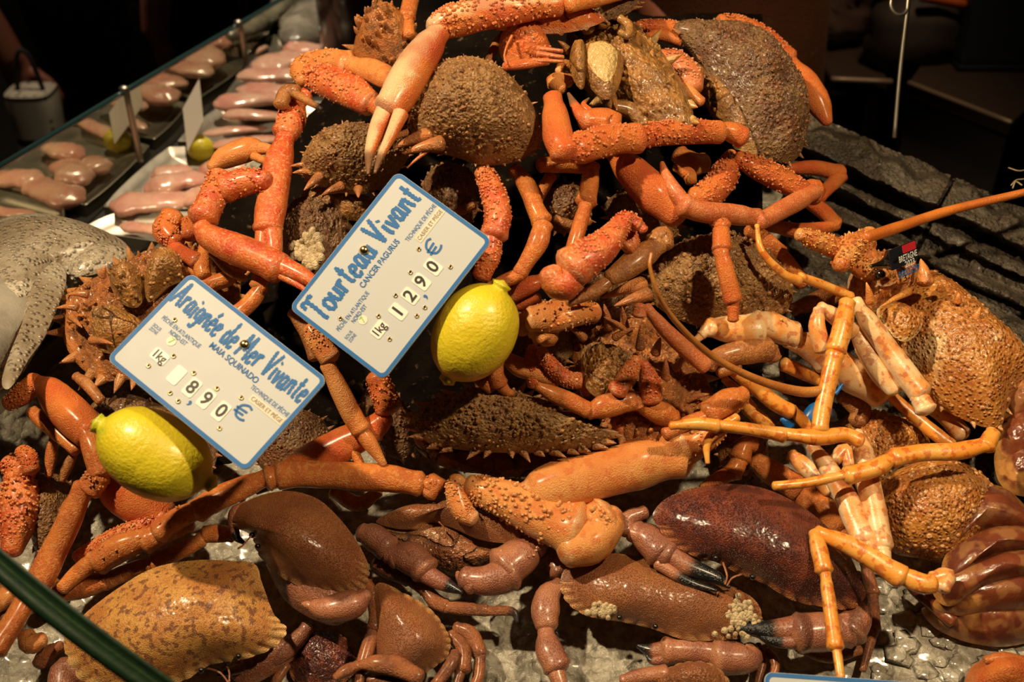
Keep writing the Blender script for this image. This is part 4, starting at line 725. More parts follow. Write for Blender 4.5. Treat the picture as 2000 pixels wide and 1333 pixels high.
def font_text(name, txt, m, parent, place, u, v, height, bold=0.0, width=None, rot=0, align='CENTER', lift=.0004):
    cu = bpy.data.curves.new(name, 'FONT'); cu.body = txt; cu.size = 1; cu.align_x = align; cu.align_y = 'CENTER'; cu.offset = bold; cu.resolution_u = 3
    tmp = bpy.data.objects.new('tmp', cu); COL.objects.link(tmp); dg = bpy.context.evaluated_depsgraph_get()
    me = bpy.data.meshes.new_from_object(tmp.evaluated_get(dg)); bpy.data.objects.remove(tmp)
    xs = [q.co.x for q in me.vertices]; k = (width / (max(xs) - min(xs))) if width else height
    o_ = np.array(parent['_o']); c, s_ = math.cos(rot), math.sin(rot)
    for q in me.vertices:
        x, y = q.co.x * k, q.co.y * height; x, y = x * c - y * s_, x * s_ + y * c
        q.co = Vector(place(u + x, v - y, lift) - o_)
    me.materials.clear(); me.materials.append(m); o = bpy.data.objects.new(name, me); COL.objects.link(o); o.parent = parent; o['_o'] = list(parent['_o']); return o
def rrect(place, w0, h0, w1, h1, rad, z, n=7):
    V = []
    for cx, cy, a0 in ((w1 - rad, h1 - rad, 0), (w0 + rad, h1 - rad, 90), (w0 + rad, h0 + rad, 180), (w1 - rad, h0 + rad, 270)):
        for k in range(n): t = math.radians(a0 + 90 * k / (n - 1)); V.append(place(cx + rad * math.cos(t), cy + rad * math.sin(t), z))
    return np.array(V)
def slab_(mb, place, w0, h0, w1, h1, rad, z0, z1):
    a = rrect(place, w0, h0, w1, h1, rad, z0); b = rrect(place, w0, h0, w1, h1, rad, z1); n = len(a)
    mb.add(np.vstack([a, b]), [tuple(range(n, 2 * n)), tuple(range(n))[::-1]] + [(i, (i + 1) % n, n + (i + 1) % n, n + i) for i in range(n)])
def frame_of(TL, TR, BL, asp=None):
    U = TR - TL; Wd = np.linalg.norm(U); U = U / Wd; Vv = BL - TL; Vv = Vv - U * U.dot(Vv); Hh = np.linalg.norm(Vv); Vv = Vv / Hh; nn = np.cross(U, -Vv)
    if nn.dot(CAM - TL) < 0: nn = -nn
    return (lambda u, v, z=0: TL + U * (u * Wd) + Vv * (v * Wd) + nn * z), Hh / Wd, Wd
def sign(label, TL, TR, BL, title, tx, species, sx, digits, full=True):
    place, H, W = frame_of(TL, TR, BL); t = thing('price_sign', label, 'sign', place(.5, H / 2, -.001), 'price signs on the stall')
    mb = MB(); slab_(mb, place, 0, 0, 1, H, .045, -.0016, 0); mb.build('card', M['card'], t, smooth=False)
    bd = .024; a = rrect(place, .002, .002, .998, H - .002, .044, .0003); b = rrect(place, bd, bd, 1 - bd, H - bd, .026, .0003); n = len(a); mb = MB()
    mb.add(np.vstack([a, b]), [(i, (i + 1) % n, n + (i + 1) % n, n + i) for i in range(n)]); mb.build('border', M['blue'], t, smooth=False)
    if not full: return t
    h = H
    mb = MB(); brush_text(mb, title, place, tx[0], tx[1], .305 * h, .232 * h, .08); mb.build('title_lettering', M['blue'], t, smooth=False)
    font_text('species_lettering', species, M['blue'], t, place, (sx[0] + sx[1]) / 2, .374 * h, .050, .012, width=sx[1] - sx[0])
    font_text('small_lettering', 'PÊCHE EN ATLANTIQUE', M['blue'], t, place, .205, .445 * h, .036, 0, width=.275)
    font_text('small_lettering', 'NORD-EST', M['blue'], t, place, .215, .50 * h, .036, 0, width=.12)
    font_text('small_lettering', 'SOUS', M['blue'], t, place, .085, .54 * h, .028, 0, width=.055); font_text('small_lettering', 'ZONE', M['blue'], t, place, .085, .58 * h, .028, 0, width=.055)
    font_text('small_lettering', 'TECHNIQUE DE PÊCHE', M['blue'], t, place, .838, .435 * h, .036, 0, width=.262)
    mb = MB(); slab_(mb, place, .745, .475 * h, .972, .54 * h, .004, 0, .0003); mb.build('sticker', M['strip'], t, smooth=False)
    font_text('small_lettering', 'CASIER ET PIÈGE', M['greyink'], t, place, .858, .508 * h, .034, 0, width=.21, lift=.0006)
    mb = MB(); q = [place(.2, .555 * h, .0003)] + [place(.2 + .027 * math.cos(k / 20 * 6.283), .555 * h + .027 * math.sin(k / 20 * 6.283), .0003) for k in range(20)]
    mb.add(q, [(0, 1 + k, 1 + (k + 1) % 20) for k in range(20)]); mb.build('sticker', M['pale'], t, smooth=False)
    font_text('zone_number', '7', M['green'], t, place, .2, .555 * h, .055, 0, lift=.0006)
    mb = MB(); slab_(mb, place, .165, .66 * h, .262, .765 * h, .014, 0, .0004); mb.build('price_tile', M['tile'], t, smooth=False)
    font_text('unit_lettering', '1kg', M['ink'], t, place, .212, .713 * h, .07, .012, width=.075, lift=.0007)
    for i, dgt in enumerate(digits):
        uu = (.357, .468, .57, .677)[i] if full else 0; mb = MB(); slab_(mb, place, uu - .033, .745 * h - .052, uu + .033, .745 * h + .052, .012, 0, .0004); ti = mb.build('price_tile', M['tile'], t, smooth=False)
        if dgt != ' ': font_text('price_digit', dgt, M['ink'], t, place, uu, .745 * h, .105, .018, lift=.0007)
    font_text('comma', ',', M['blue'], t, place, .517, .80 * h, .12, .01)
    mb = MB()                                  # euro mark
    for st in ([(.80, .585), (.775, .572), (.742, .60), (.735, .65), (.752, .695), (.785, .70), (.806, .685)], [(.722, .635), (.79, .625)], [(.722, .668), (.782, .66)]):
        q = cr([(a, b * h, 0) for a, b in st], 20); tn = np.gradient(q, axis=0); V = []
        for i in range(len(q)):
            tv = nz(tn[i])
            for sg in (-1, 1): V.append(place(q[i][0] - tv[1] * .0062 * sg, q[i][1] + tv[0] * .0062 * sg, .0004))
        mb.add(V, [(2 * i, 2 * i + 1, 2 * i + 3, 2 * i + 2) for i in range(len(q) - 1)])
    mb.build('euro_mark', M['blue'], t, smooth=False)
    for u, v in ((.13, .40), (.27, .64), (.205, .83), (.42, .645), (.535, .775) if False else (.575, .625), (.40, .89), (.465, .90), (.71, .56), (.735, .86)):
        mb = MB(); c = place(u, v * h, 0); nn = nz(place(0, 0, 1) - place(0, 0, 0)); a = nz(place(1, 0, 0) - place(0, 0, 0)); b = np.cross(nn, a); V = []
        for rr, zz in ((.0015, 0), (.0015, .0006), (.0009, .0009), (.0007, .0002)): V += [c + (a * math.cos(k / 14 * 6.283) + b * math.sin(k / 14 * 6.283)) * rr + nn * zz for k in range(14)]
        mb.add(V, grid_faces(4, 14)); e = mb.build('eyelet', M['brass'], t)
        mb = MB(); V = [c + (a * math.cos(k / 14 * 6.283) + b * math.sin(k / 14 * 6.283)) * .00085 + nn * .0004 for k in range(14)]; mb.add(V, [tuple(range(14))]); mb.build('hole', M['hole'], e, smooth=False)
    c = place(.52, .20 * h, 0); mb = MB(); nn = nz(place(0, 0, 1) - place(0, 0, 0)); a = nz(place(1, 0, 0) - place(0, 0, 0)); b = np.cross(nn, a); V = []
    for k in range(8): t_ = k / 7 * 1.5; V += [c + (a * math.cos(j / 16 * 6.283) + b * math.sin(j / 16 * 6.283)) * .0033 * math.cos(t_) + nn * .0028 * math.sin(t_) for j in range(16)]
    mb.add(V, grid_faces(8, 16)); mb.build('pin', M['brass'], t); 
    return t
s1 = sign('price sign reading Araignée de Mer Vivante, 8,90 €, leaning on the lower lemon', PD(372, 532, .728), PD(641, 742, .705), PD(222, 713, .705), 'Araignée de Mer Vivante', (.03, .975), 'MAIA SQUINADO', (.377, .715), ' 890')
s2 = sign('price sign reading Tourteau Vivant, 12,90 €, upper one beside the second lemon', PD(564, 602, .742), PD(776, 334, .752), PD(749, 744, .728), 'Tourteau Vivant', (.05, .965), 'CANCER PAGURUS', (.343, .68), '1290')
s3 = sign('price sign cut off by the bottom edge, only its blue top border showing', PD(1493, 1313, .70), PD(1850, 1338, .70), PD(1478, 1560, .67), '', (0, 1), '', (0, 1), '', full=False)

# ================================================================== lobster tag and twine
M['tagblk'] = plain('tag_black', (0.012, 0.014, 0.02), .35); M['tagblue'] = plain('tag_blue', (0.01, 0.13, 0.42), .35); M['red'] = plain('tag_red', (0.55, 0.02, 0.03), .5); M['white'] = plain('print_white', (0.75, 0.75, 0.72), .5)
place, Hh, W_ = frame_of(P(1736, 490, .118), P(1788, 468, .118), P(1748, 527, .11))
t = thing('trace_tag', 'black and blue plastic tag with white number beside the upper lobster eye', 'tag', place(.5, Hh / 2, 0))
mb = MB(); slab_(mb, place, 0, 0, 1, Hh, .05, -.001, 0); mb.build('plate', M['tagblk'], t, smooth=False)
mb = MB(); slab_(mb, place, .48, .02, .97, .20, .03, 0, .0003); mb.build('red_bar', M['red'], t, smooth=False)
font_text('tag_lettering', 'LIGNEUR BRETAGNE' if False else 'BRETAGNE', M['white'], t, place, .62, .30, .20, .02, width=.68, lift=.0006)
font_text('tag_lettering', '2023', M['white'], t, place, .66, .46, .20, .02, width=.36, lift=.0006); font_text('tag_lettering', '0002329', M['white'], t, place, .58, .64, .22, .02, width=.80, lift=.0006)
limb(t, 'clasp', 'eye', '1700,520,4 1718,517,7 1735,512,14 1745,500,15', 10.8); t.children[-1].data.materials[0] = M['tagblue']
t = thing('trace_tag', 'blue clip tag on the lower lobster, partly behind an orange leg', 'tag', P(1575, 810, .03))
for nm, sp_, mm in (('clasp', '1570,830,10 1590,805,17 1615,800,15', 'tagblue'), ('clasp', '1528,818,7 1545,835,9', 'tagblue'), ('plate', '1540,805,12 1570,815,16 1625,812,14', 'tagblk')):
    limb(t, nm, 'eye', sp_, 5.0 if nm != 'plate' else 3.2).data.materials[0] = M[mm]
limb(t, 'tie', 'eye', '1632,770,4 1650,745,4 1670,722,3', 5.5).data.materials[0] = M['tagblue']

# ================================================================== ice bed, gap shade mound, tray rim
def ice_mat():
    m = bpy.data.materials.new('crushed_ice'); n, l = nodes(m); b = n['Principled BSDF']; b.inputs['Base Color'].default_value = (0.60, 0.55, 0.44, 1)
    b.inputs['Roughness'].default_value = .22; b.inputs['Subsurface Weight'].default_value = .25; b.inputs['Subsurface Radius'].default_value = (.01, .009, .007); b.inputs['Coat Weight'].default_value = .6; b.inputs['Coat Roughness'].default_value = .12
    tc = n.new('ShaderNodeTexCoord'); a = n.new('ShaderNodeTexVoronoi'); a.inputs['Scale'].default_value = 110; a.feature = 'F1'; l.new(tc.outputs['Object'], a.inputs['Vector'])
    c = n.new('ShaderNodeTexNoise'); c.inputs['Scale'].default_value = 130; c.inputs['Detail'].default_value = 5; l.new(tc.outputs['Object'], c.inputs['Vector'])
    mm = n.new('ShaderNodeMath'); mm.operation = 'ADD'; l.new(a.outputs['Distance'], mm.inputs[0]); l.new(c.outputs[0], mm.inputs[1])
    bp = n.new('ShaderNodeBump'); bp.inputs['Strength'].default_value = .9; bp.inputs['Distance'].default_value = .006; l.new(mm.outputs[0], bp.inputs['Height']); l.new(bp.outputs[0], b.inputs['Normal'])
    cr_ = n.new('ShaderNodeValToRGB'); cr_.color_ramp.elements[0].color = (.26, .23, .17, 1); cr_.color_ramp.elements[1].color = (.56, .52, .42, 1); cr_.color_ramp.elements[0].position = .3; cr_.color_ramp.elements[1].position = .7
    l.new(c.outputs[0], cr_.inputs[0]); l.new(cr_.outputs[0], b.inputs['Base Color']); return m
M['ice'] = ice_mat()
def tray_left(py): return 330 - (py - 480) * (330 / 290) if py > 480 else 330 + (480 - py) * 0.95 - max(0, 120 - py) * 0.7   # left margin of the ice bed, px at py
def sheet(name, hf, x0, x1, nx, y0, y1, ny, m, mask=None, amp=0, sc=30, drop=None, seed=5, ym=None):
    V = []; xs = np.linspace(x0, x1, nx); ys = np.linspace(y0, y1, ny)
    for y in ys:
        for x in xs:
            xx = max(x, mask(y)) if mask else x
            yy = max(y, ym(xx)) if ym else y; V.append(PA(xx, yy, hf(xx, yy)))
    V = np.array(V)
    if amp: V = V + N * (amp * fbm(V, sc, 3, seed) + (amp * .5 * np.abs(fbm(V, 110, 2, seed + 3)) if amp > .0021 and amp < .0023 else 0))[:, None]
    mb = MB(); mb.add(V, grid_faces(ny, nx, False)); n = nx * ny
    if drop:                                    # walls down to the underside
        ring = [i for i in range(nx)] + [r * nx + nx - 1 for r in range(1, ny)] + [(ny - 1) * nx + c for c in range(nx - 2, -1, -1)] + [r * nx for r in range(ny - 2, 0, -1)]
        W2 = V[ring].copy() - N * drop; k = len(ring); f = []
        mb.add(np.vstack([V[ring], W2]), [((i + 1) % k, i, k + i, k + (i + 1) % k) for i in range(k)] + [tuple(range(k, 2 * k))])
    return mb.build(name, m)
def icef(x, y): return -.004 + .012 * ss(1500, 1800, x) * ss(900, 1300, y) - .004
o = sheet('ice_bed', icef, -150, 2150, 260, 300, 1450, 170, M['ice'], mask=tray_left, amp=.0022, sc=45, drop=.03, ym=lambda x: 300 + .45 * max(0, x - 1540)); tag(o, 'crushed ice spread over the tilted display bed under the crabs', 'ice', kind='stuff')
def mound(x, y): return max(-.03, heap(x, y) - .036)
o = sheet('gap_shade_mound', mound, 330, 1490, 110, 25, 1010, 80, M['mound'], mask=lambda y: tray_left(y) + 30, amp=.003, sc=30, drop=.03); o['kind'] = 'structure'  # added mound under the pile, black in place of shade in the gaps
# ice lumps at the lower right
mb = MB(); Ri = random.Random(3)
for k in range(150):
    if k < 60: x, y = Ri.uniform(1690, 1990), Ri.uniform(1130, 1340)
    else: x, y = Ri.choice([(1480, 640), (1560, 520), (1480, 740), (1700, 770), (1520, 905), (940, 1010)]); x += Ri.gauss(0, 35); y += Ri.gauss(0, 25)
    c = PA(x, y, icef(x, y) + .001); r = Ri.uniform(.004, .011); V = []
    for p_, q_ in ((-.5, .7), (.2, 1), (.75, .6)): V += [c + r * (RT * math.cos(j * 1.2566 + Ri.uniform(-.3, .3)) * q_ + np.cross(N, RT) * math.sin(j * 1.2566 + Ri.uniform(-.3, .3)) * q_ * .8 + N * (p_ + Ri.uniform(-.2, .2)) * .22) for j in range(5)]
    mb.add(V, grid_faces(3, 5) + [tuple(range(10, 15))])
tag(mb.build('ice_lumps', M['ice']), 'loose lumps of crushed ice beside the lobster tail and in the gaps', 'ice', kind='stuff')
M['steel'] = plain('brushed_steel', (0.40, 0.36, 0.29), .42, 1); M['dark'] = plain('black_matt', (0.012, 0.009, 0.007), .7); M['wood'] = plain('dark_counter', (0.02, 0.013, 0.009), .55)
mb = MB(); A = [PA(tray_left(y) - 2, y, .012) for y in np.linspace(470, 1500, 40)]
V = []
for p in A: V += [p + N * .004 - RT * .006, p + N * .005, p - N * .035, p - N * .035 - RT * .006]
mb.add(V, [(4 * i + j, 4 * i + (j + 1) % 4, 4 * i + 4 + (j + 1) % 4, 4 * i + 4 + j) for i in range(39) for j in range(4)])
tag(mb.build('tray_rim', M['steel'], smooth=False), 'thin dark metal edge between the fish and the crab bed', 'tray')

# ================================================================== black rocky slab, right back
def slab_mat():
    m = mat('black_rock_mat', (0.075, 0.055, 0.033), (0.036, 0.027, 0.018), rough=.62, s1=40, spot=(.14, .11, .07), s2=500, spot_amt=.5, bump=1.0, bs=420, vor=.8, vors=260, coat=.15); return m
M['slab'] = slab_mat()
def line(x, y, x0, y0, x1, y1):                 # signed px distance to a line
    return ((x - x0) * (y1 - y0) - (y - y0) * (x1 - x0)) / math.hypot(x1 - x0, y1 - y0)
def slabh(x, y):
    d = -line(x, y, 1570, 228, 2010, 425)      # >0 below the outer edge
    u = x + (y - 300) * .1
    edge = ss(0, 10, d + 9 * math.sin(u * .031) + 6 * math.sin(u * .083))
    h = .004 + .034 * (edge * (1 - ss(52, 64, d)))
    if abs(u - 1862 - (y - 360) * -.4) < 5: h -= .02
    d2 = d - 84; h += .022 * (ss(0, 6, d2) * (1 - ss(20, 27, d2)))
    d3 = d - 142; h += .018 * (ss(0, 6, d3) * (1 - ss(16, 22, d3)))
    h += .006 * ss(190, 200, d) - .012 * math.exp(-((line(x, y, 1780, 520, 2000, 440)) / 5) ** 2) * (1 if x > 1790 else 0)
    return h
V = []; nx, ny = 240, 200
for j in range(ny):
    for i in range(nx):
        u = i / (nx - 1); v = j / (ny - 1); x = 1540 + 560 * u; yt = 228 + (x - 1570) * .4477 - 14; y = yt + v * (760 - 0 + (x - 1570) * .2 - 228)
        V.append(PA(x, y, slabh(x, y)))
V = np.array(V); V = V + N * (.0035 * fbm(V, 40, 3, 8) + .0014 * fbm(V, 260, 2, 9))[:, None]
mb = MB(); mb.add(V, grid_faces(ny, nx, False)); ring = [i for i in range(nx)] + [r * nx + nx - 1 for r in range(1, ny)] + [(ny - 1) * nx + c for c in range(nx - 2, -1, -1)] + [r * nx for r in range(ny - 2, 0, -1)]
k = len(ring); mb.add(np.vstack([V[ring], V[ring] - N * .06]), [((i + 1) % k, i, k + i, k + (i + 1) % k) for i in range(k)] + [tuple(range(k, 2 * k))])
tag(mb.build('display_slab', M['slab']), 'black rough rocky slab with long grooves behind the upper lobster', 'slab')
# wire hook standing in the slab
t = thing('wire_hook', 'thin metal rod with a loop at its top, standing in the black slab', 'hook', PA(1747, 262, .03))
B0 = PA(1747, 266, .03); D0 = depth(B0)
mb = MB(); q = cr([PD(1747, 268, D0), PD(1758, 140, D0 - .01), PD(1772, 20, D0 - .02), PD(1776, -30, D0 - .02)], 20); tube(mb, q, [.0022] * 20, 10, joint=False, noise=0); mb.build('rod', M['steel'], t)
mb = MB(); q = np.array([PD(1757 + 17 * math.cos(a), 8 + 21 * math.sin(a), D0 - .02 - .004 * a / 6) for a in np.linspace(-.5, 5.3, 28)]); tube(mb, q, [.0019] * 28, 10, joint=False, noise=0); mb.build('loop', M['steel'], t)
t0 = thing('twine', 'frayed pale string end at the right edge above the long antenna', 'string', PA(1985, 350, .04))
for s_ in ('1975,362,1.2 1985,352,1.2 2000,350,1', '1978,368,1.2 1984,355,1.2 1996,362,1', '1970,328,.8 1990,334,.8 2010,330,.6'): limb(t0, 'strand', 'barn', s_, 4.5)

# ================================================================== leaf at the lower left
M['leaf'] = mat('leaf_green', (0.008, 0.028, 0.012), (0.012, 0.04, 0.014), cream=(0.05, 0.09, 0.035), rough=.55, s1=40, bump=.2, bs=300, coat=0, spec=.3)
A0, B0 = PD(-60, 1045, .60), PD(380, 1385, .56); ax = B0 - A0; sd_ = nz(np.cross(ax, FW)); upv = nz(np.cross(sd_, ax)); V = []; cc = []
if upv.dot(CAM - A0) < 0: upv = -upv
for i in range(60):
    u = i / 59; c = A0 + ax * u + upv * .006 * math.sin(u * 3.1)
    for w_, z_, g in ((-1, .0035, 0), (-.5, .0012, 0), (-.12, 0, 0), (0, .0004, 1), (.12, 0, 0), (.5, .0012, 0), (1, .0035, 0), (.5, .0002, 0), (0, -.0006, 0), (-.5, .0002, 0)):
        V.append(c + sd_ * w_ * .0068 * (1 + .1 * math.sin(u * 3)) + upv * z_); cc.append((g, 0, 0))
mb = MB(); mb.add(V, grid_faces(60, 10), cc); tag(mb.build('leaf', M['leaf']), 'long dark green blade of a leaf crossing the lower left corner', 'leaf')

# ================================================================== fish counter, left back
ZC = 0.895
M['fish'] = mat('fillet_pink', (0.66, 0.30, 0.22), (0.72, 0.44, 0.31), cream=(0.78, 0.60, 0.44), rough=.25, s1=22, spot=(.55, .20, .17), s2=60, spot_amt=.35, bump=.15, bs=200, sss=.1, coat=.6)
M['scale'] = mat('bream_scales', (0.40, 0.34, 0.25), (0.27, 0.21, 0.14), cream=(0.62, 0.56, 0.44), rough=.26, s1=25, spot=(.22, .17, .12), s2=90, spot_amt=.35, bump=1.0, bs=300, vor=1.3, vors=230, coat=.5, cell=(.25, .19, .12), cells=360)
M['silver'] = mat('fish_silver', (0.40, 0.36, 0.29), (0.16, 0.14, 0.11), cream=(0.6, 0.55, 0.45), rough=.22, s1=18, bump=.3, bs=300, coat=.7)
def quad_box(name, pts, th, m, kind='structure'):
    pts = np.array(pts); n = len(pts); lo = pts.copy(); lo[:, 2] -= th; mb = MB(); mb.add(np.vstack([pts, lo]), [tuple(range(n)), tuple(range(n, 2 * n))[::-1]] + [(i, n + i, n + (i + 1) % n, (i + 1) % n) for i in range(n)])
    o = mb.build(name, m, smooth=False); o['kind'] = kind; return o
# bottom line of the glass: through these two pixels on the counter
G0, G1 = PZ(175, 432, ZC), PZ(500, 128, ZC); gd = nz(G1 - G0); Gs, Ge = G0 - gd * .45, G1 + gd * .9; gn = nz(np.cross(gd, [0, 0, 1]))
if gn[0] < 0: gn = -gn
o = quad_box('fish_counter', [Gs, PZ(-420, 1000, ZC), PZ(-30, 735, ZC), PZ(300, 470, ZC), PZ(560, 280, ZC), PZ(700, 130, ZC), Ge + gn * 1.0, Ge], .9, M['dark'])
def on_glass(px, py):
    d = ray(px, py); t = gn.dot(G0 - CAM) / gn.dot(d); return CAM + d * t
def glass_mat():
    m = bpy.data.materials.new('reflecting_glass'); n, l = nodes(m); n.remove(n['Principled BSDF']); g = n.new('ShaderNodeBsdfGlossy'); g.inputs['Roughness'].default_value = .03; g.inputs['Color'].default_value = (.80, .78, .66, 1)
    tr = n.new('ShaderNodeBsdfTransparent'); tr.inputs['Color'].default_value = (.75, .85, .78, 1); mx = n.new('ShaderNodeMixShader'); mx.inputs[0].default_value = .62; l.new(tr.outputs[0], mx.inputs[1]); l.new(g.outputs[0], mx.inputs[2]); l.new(mx.outputs[0], n['Material Output'].inputs[0]); return m
M['glass'] = glass_mat(); M['edge'] = plain('glass_edge', (0.02, 0.055, 0.055), .2, coat=1)
tops = [on_glass(x, y) for x, y in ((-60, 362), (243, 179), (466, 48), (640, -55))]
zt = [p[2] for p in tops]; zg = sum(zt) / len(zt)
for i in range(3):
    a, b = tops[i], tops[i + 1]; a0 = a.copy(); b0 = b.copy(); a0[2] = b0[2] = ZC + .002
    t = thing('glass_panel', ('reflecting glass screen panel nearest the camera on the fish counter', 'reflecting glass screen panel beside the small lemon and card', 'farthest reflecting glass screen panel by the silvery fish')[i], 'glass', (a0 + b0) / 2, 'glass screen of the fish counter')
    mb = MB(); o4 = gn * .0025; ins = gd * .004
    mb.add([a0 + ins - o4, b0 - ins - o4, b - ins - o4, a + ins - o4, a0 + ins + o4, b0 - ins + o4, b - ins + o4, a + ins + o4], [(0, 1, 2, 3), (7, 6, 5, 4), (0, 4, 5, 1), (3, 2, 6, 7), (0, 3, 7, 4), (1, 5, 6, 2)]); mb.build('pane', M['glass'], t, smooth=False)
    mb = MB(); c = cr([a, b], 8); tube(mb, c, [.0035] * 8, 8, joint=False, noise=0); mb.build('edge_strip', M['edge'], t)
    if i: 
        mb = MB(); tube(mb, cr([a0, a + np.array([0, 0, .004])], 6), [.006] * 6, 8, joint=False, noise=0); mb.build('upright', M['steel'], t)
def tray(label, c4, h=.012):
    """shallow tray from four corner pixels on the counter."""
    p = [PZ(x, y, ZC + .001) for x, y in c4]; c = sum(p) / 4; mb = MB(); V = []
    rings = [(1.0, h, .0), (.985, h + .001, 0), (.93, .002, 0), (.5, .001, 0), (0.02, .001, 0)]
    for s, z, _ in rings:
        E = cr([c + (q - c) * 1.0 for q in sum([[p[i] * .88 + p[(i + 1) % 4] * .12, p[i] * .12 + p[(i + 1) % 4] * .88] for i in range(4)], [])], 64, True)
        V += [c + (e - c) * s + np.array([0, 0, z]) for e in E]
    mb.add(V, grid_faces(5, 64)); lo = np.array(V[:64]) * 1.0; lo[:, 2] = ZC + .0; mb.add(np.vstack([np.array(V[:64]), lo]), [((i + 1) % 64, i, 64 + i, 64 + (i + 1) % 64) for i in range(64)])
    return tag(mb.build('fish_tray', M['steel']), label, 'tray', 'metal trays on the fish counter')
tray('metal tray with thick pink fillets, in front of the small lemon', [(200, 425), (330, 305), (640, 305), (560, 425)])
tray('metal tray of thin pale fillets behind the small lemon', [(345, 295), (430, 225), (700, 225), (640, 295)])
tray('metal tray piled with pale fillets in front of the dark post', [(430, 215), (540, 85), (760, 85), (760, 215)])
tray('metal tray nearest the bream, mostly hidden by crab legs', [(160, 470), (230, 435), (540, 435), (520, 520)])
def fillet(label, a, b, r, z=.012, hgt=.42, k='fish', bend=6, nm='fish_fillet', cat='fish fillet', grp='fish fillets on trays', sd=1):
    A = PZ(a[0], a[1], ZC + z); B = PZ(b[0], b[1], ZC + z * .8); mid = (A + B) / 2 + np.array([0, 0, .004]) + nz(np.cross(B - A, [0, 0, 1])) * bend * .001
    q = cr([A, mid, B], 26); R = r * 1.7 * depth(mid) / F; u = np.linspace(0, 1, 26); rr = R * (1 - np.abs(2 * u - 1) ** 7 * .45) * (1 - .3 * u)
    mb = MB(); tube(mb, q, rr, 22, hgt, .15, joint=False, noise=.22, top=np.array([0, 0, 1.0]), sd=sd); o = mb.build(nm, M[k]); return tag(o, label, cat, grp)
FL = [((225, 400), (385, 392), 24, 'long pink fillet lying in front in the nearest fillet tray'), ((290, 370), (400, 345), 24, 'pink fillet in the middle of the nearest fillet tray'), ((360, 385), (470, 400), 22, 'pink fillet end disappearing behind the crab claw in the nearest tray'),
      ((300, 345), (370, 330), 16, 'short pink fillet at the back of the nearest fillet tray'), ((395, 330), (500, 325), 18, 'pink fillet behind the tan crab claw'), ((400, 262), (520, 250), 9, 'narrow pale pink fillet in the tray behind the small lemon'),
      ((420, 285), (560, 270), 12, 'thin fillet lying flat behind the tan claw'), ((425, 205), (580, 185), 20, 'creamy fillet at the front left of the pale pile'), ((470, 175), (600, 190), 20, 'creamy fillet lying across the pale pile'),
      ((440, 225), (560, 228), 12, 'thin pink strip at the foot of the pale pile'), ((470, 150), (640, 150), 18, 'pale fillet in the middle of the pile'), ((500, 130), (640, 115), 24, 'wide pale fillet near the top of the pile'), ((560, 95), (640, 100), 18, 'pale fillet against the dark post'),
      ((575, 78), (660, 72), 9, 'pink fillet edge at the very back'), ((460, 110), (510, 90), 16, 'brownish fillet against the glass at the back'), ((240, 440), (380, 460), 12, 'fillet in the tray nearest the bream')]
for i, (a, b, r, lb) in enumerate(FL): fillet(lb, a, b, r, z=.014 + (.012 if 7 <= i < 14 else 0), sd=i)
def lemon2():
    c = PZ(390, 312, ZC + .002); d = depth(c); return lemon('small blurred lemon standing before the white card on the fish counter', (393, 262), (390, 318), 27, d - .01, green=0, grp='lemons on the fish counter')
lemon2()
A = PZ(372, 298, ZC + .01); d = depth(A); place, H_, W_ = frame_of(PD(388, 155, d), PD(396, 240, d - .03), PD(357, 215, d + .01))
mb = MB(); q = [PD(388, 155, d), PD(396, 238, d - .02), PD(366, 296, d - .02), PD(357, 212, d)]; nn = nz(np.cross(q[1] - q[0], q[3] - q[0])); mb.add(q + [p + nn * .0015 for p in q], [(0, 1, 2, 3), (7, 6, 5, 4), (0, 4, 5, 1), (1, 5, 6, 2), (2, 6, 7, 3), (3, 7, 4, 0)])
M['card2'] = plain('card_cream', (.72, .62, .50), .5); tag(mb.build('price_card', M['card2'], smooth=False), 'white price card seen nearly edge on, behind the small lemon', 'sign')
# bream
t = thing('sea_bream', 'grey scaly bream lying at the left edge, head cut off by the frame', 'fish', PZ(120, 560, ZC))
FISHZ = .0
def fshell(par, name, k, out, d0, gy, dome, **kw):
    hs = []
    pts = [PD(x, y, d0 + gy * (y - 550) / 1e5) for x, y in out]; E = cr(np.array(pts), 160, True); C = E.mean(0); nn = np.zeros(3)
    for i in range(160): nn += np.cross(E[i] - C, E[(i + 1) % 160] - C)
    nn = nz(nn); nn = nn if nn.dot(CAM - C) > 0 else -nn; V = []; S = np.linspace(.004, 1, 46)
    for s in S: V.append(C + (E - C) * s + nn * dome * max(0, 1 - s ** 2.4) ** .7)
    V = np.array(V).reshape(-1, 3); V = V + nn * (.0012 * fbm(V, 30, 2, 6))[:, None]; cm = np.clip(kw.get('cf', lambda V, s: 0 * s)(V, np.repeat(S, 160)), 0, 1)
    mb = MB(); mb.add(V, grid_faces(46, 160), np.stack([cm, cm * 0, cm * 0], 1)); U = [V[-160:]] + [C + (E - C) * s - nn * dome * .8 * (1 - s * s) ** .6 for s in (.9, .6, .3, .02)]; mb.add(np.vstack(U), grid_faces(5, 160)); return mb.build(name, M[k], par)
fshell(t, 'body', 'scale', [(-160,560),(-80,470),(0,437),(80,428),(160,442),(225,465),(256,492),(240,520),(180,545),(135,560),(120,590),(60,690),(0,760),(-120,780)], .93, -60, .030, cf=lambda V, s: .5 * (fbm(V, 12, 2, 3) > .1))
fshell(t, 'gill_cover', 'silver', [(-90,520),(0,512),(45,540),(60,590),(30,650),(-10,710),(-90,730)], .888, -60, .010)
fshell(t, 'pectoral_fin', 'scale', [(40,560),(70,500),(60,470),(100,500),(130,540),(105,620),(60,700),(20,760),(5,740),(40,650)], .893, -60, .005)
fshell(t, 'tail_base', 'scale', [(140,540),(135,515),(160,490),(200,478),(248,488),(255,505),(220,525),(170,540)], .905, -60, .010)
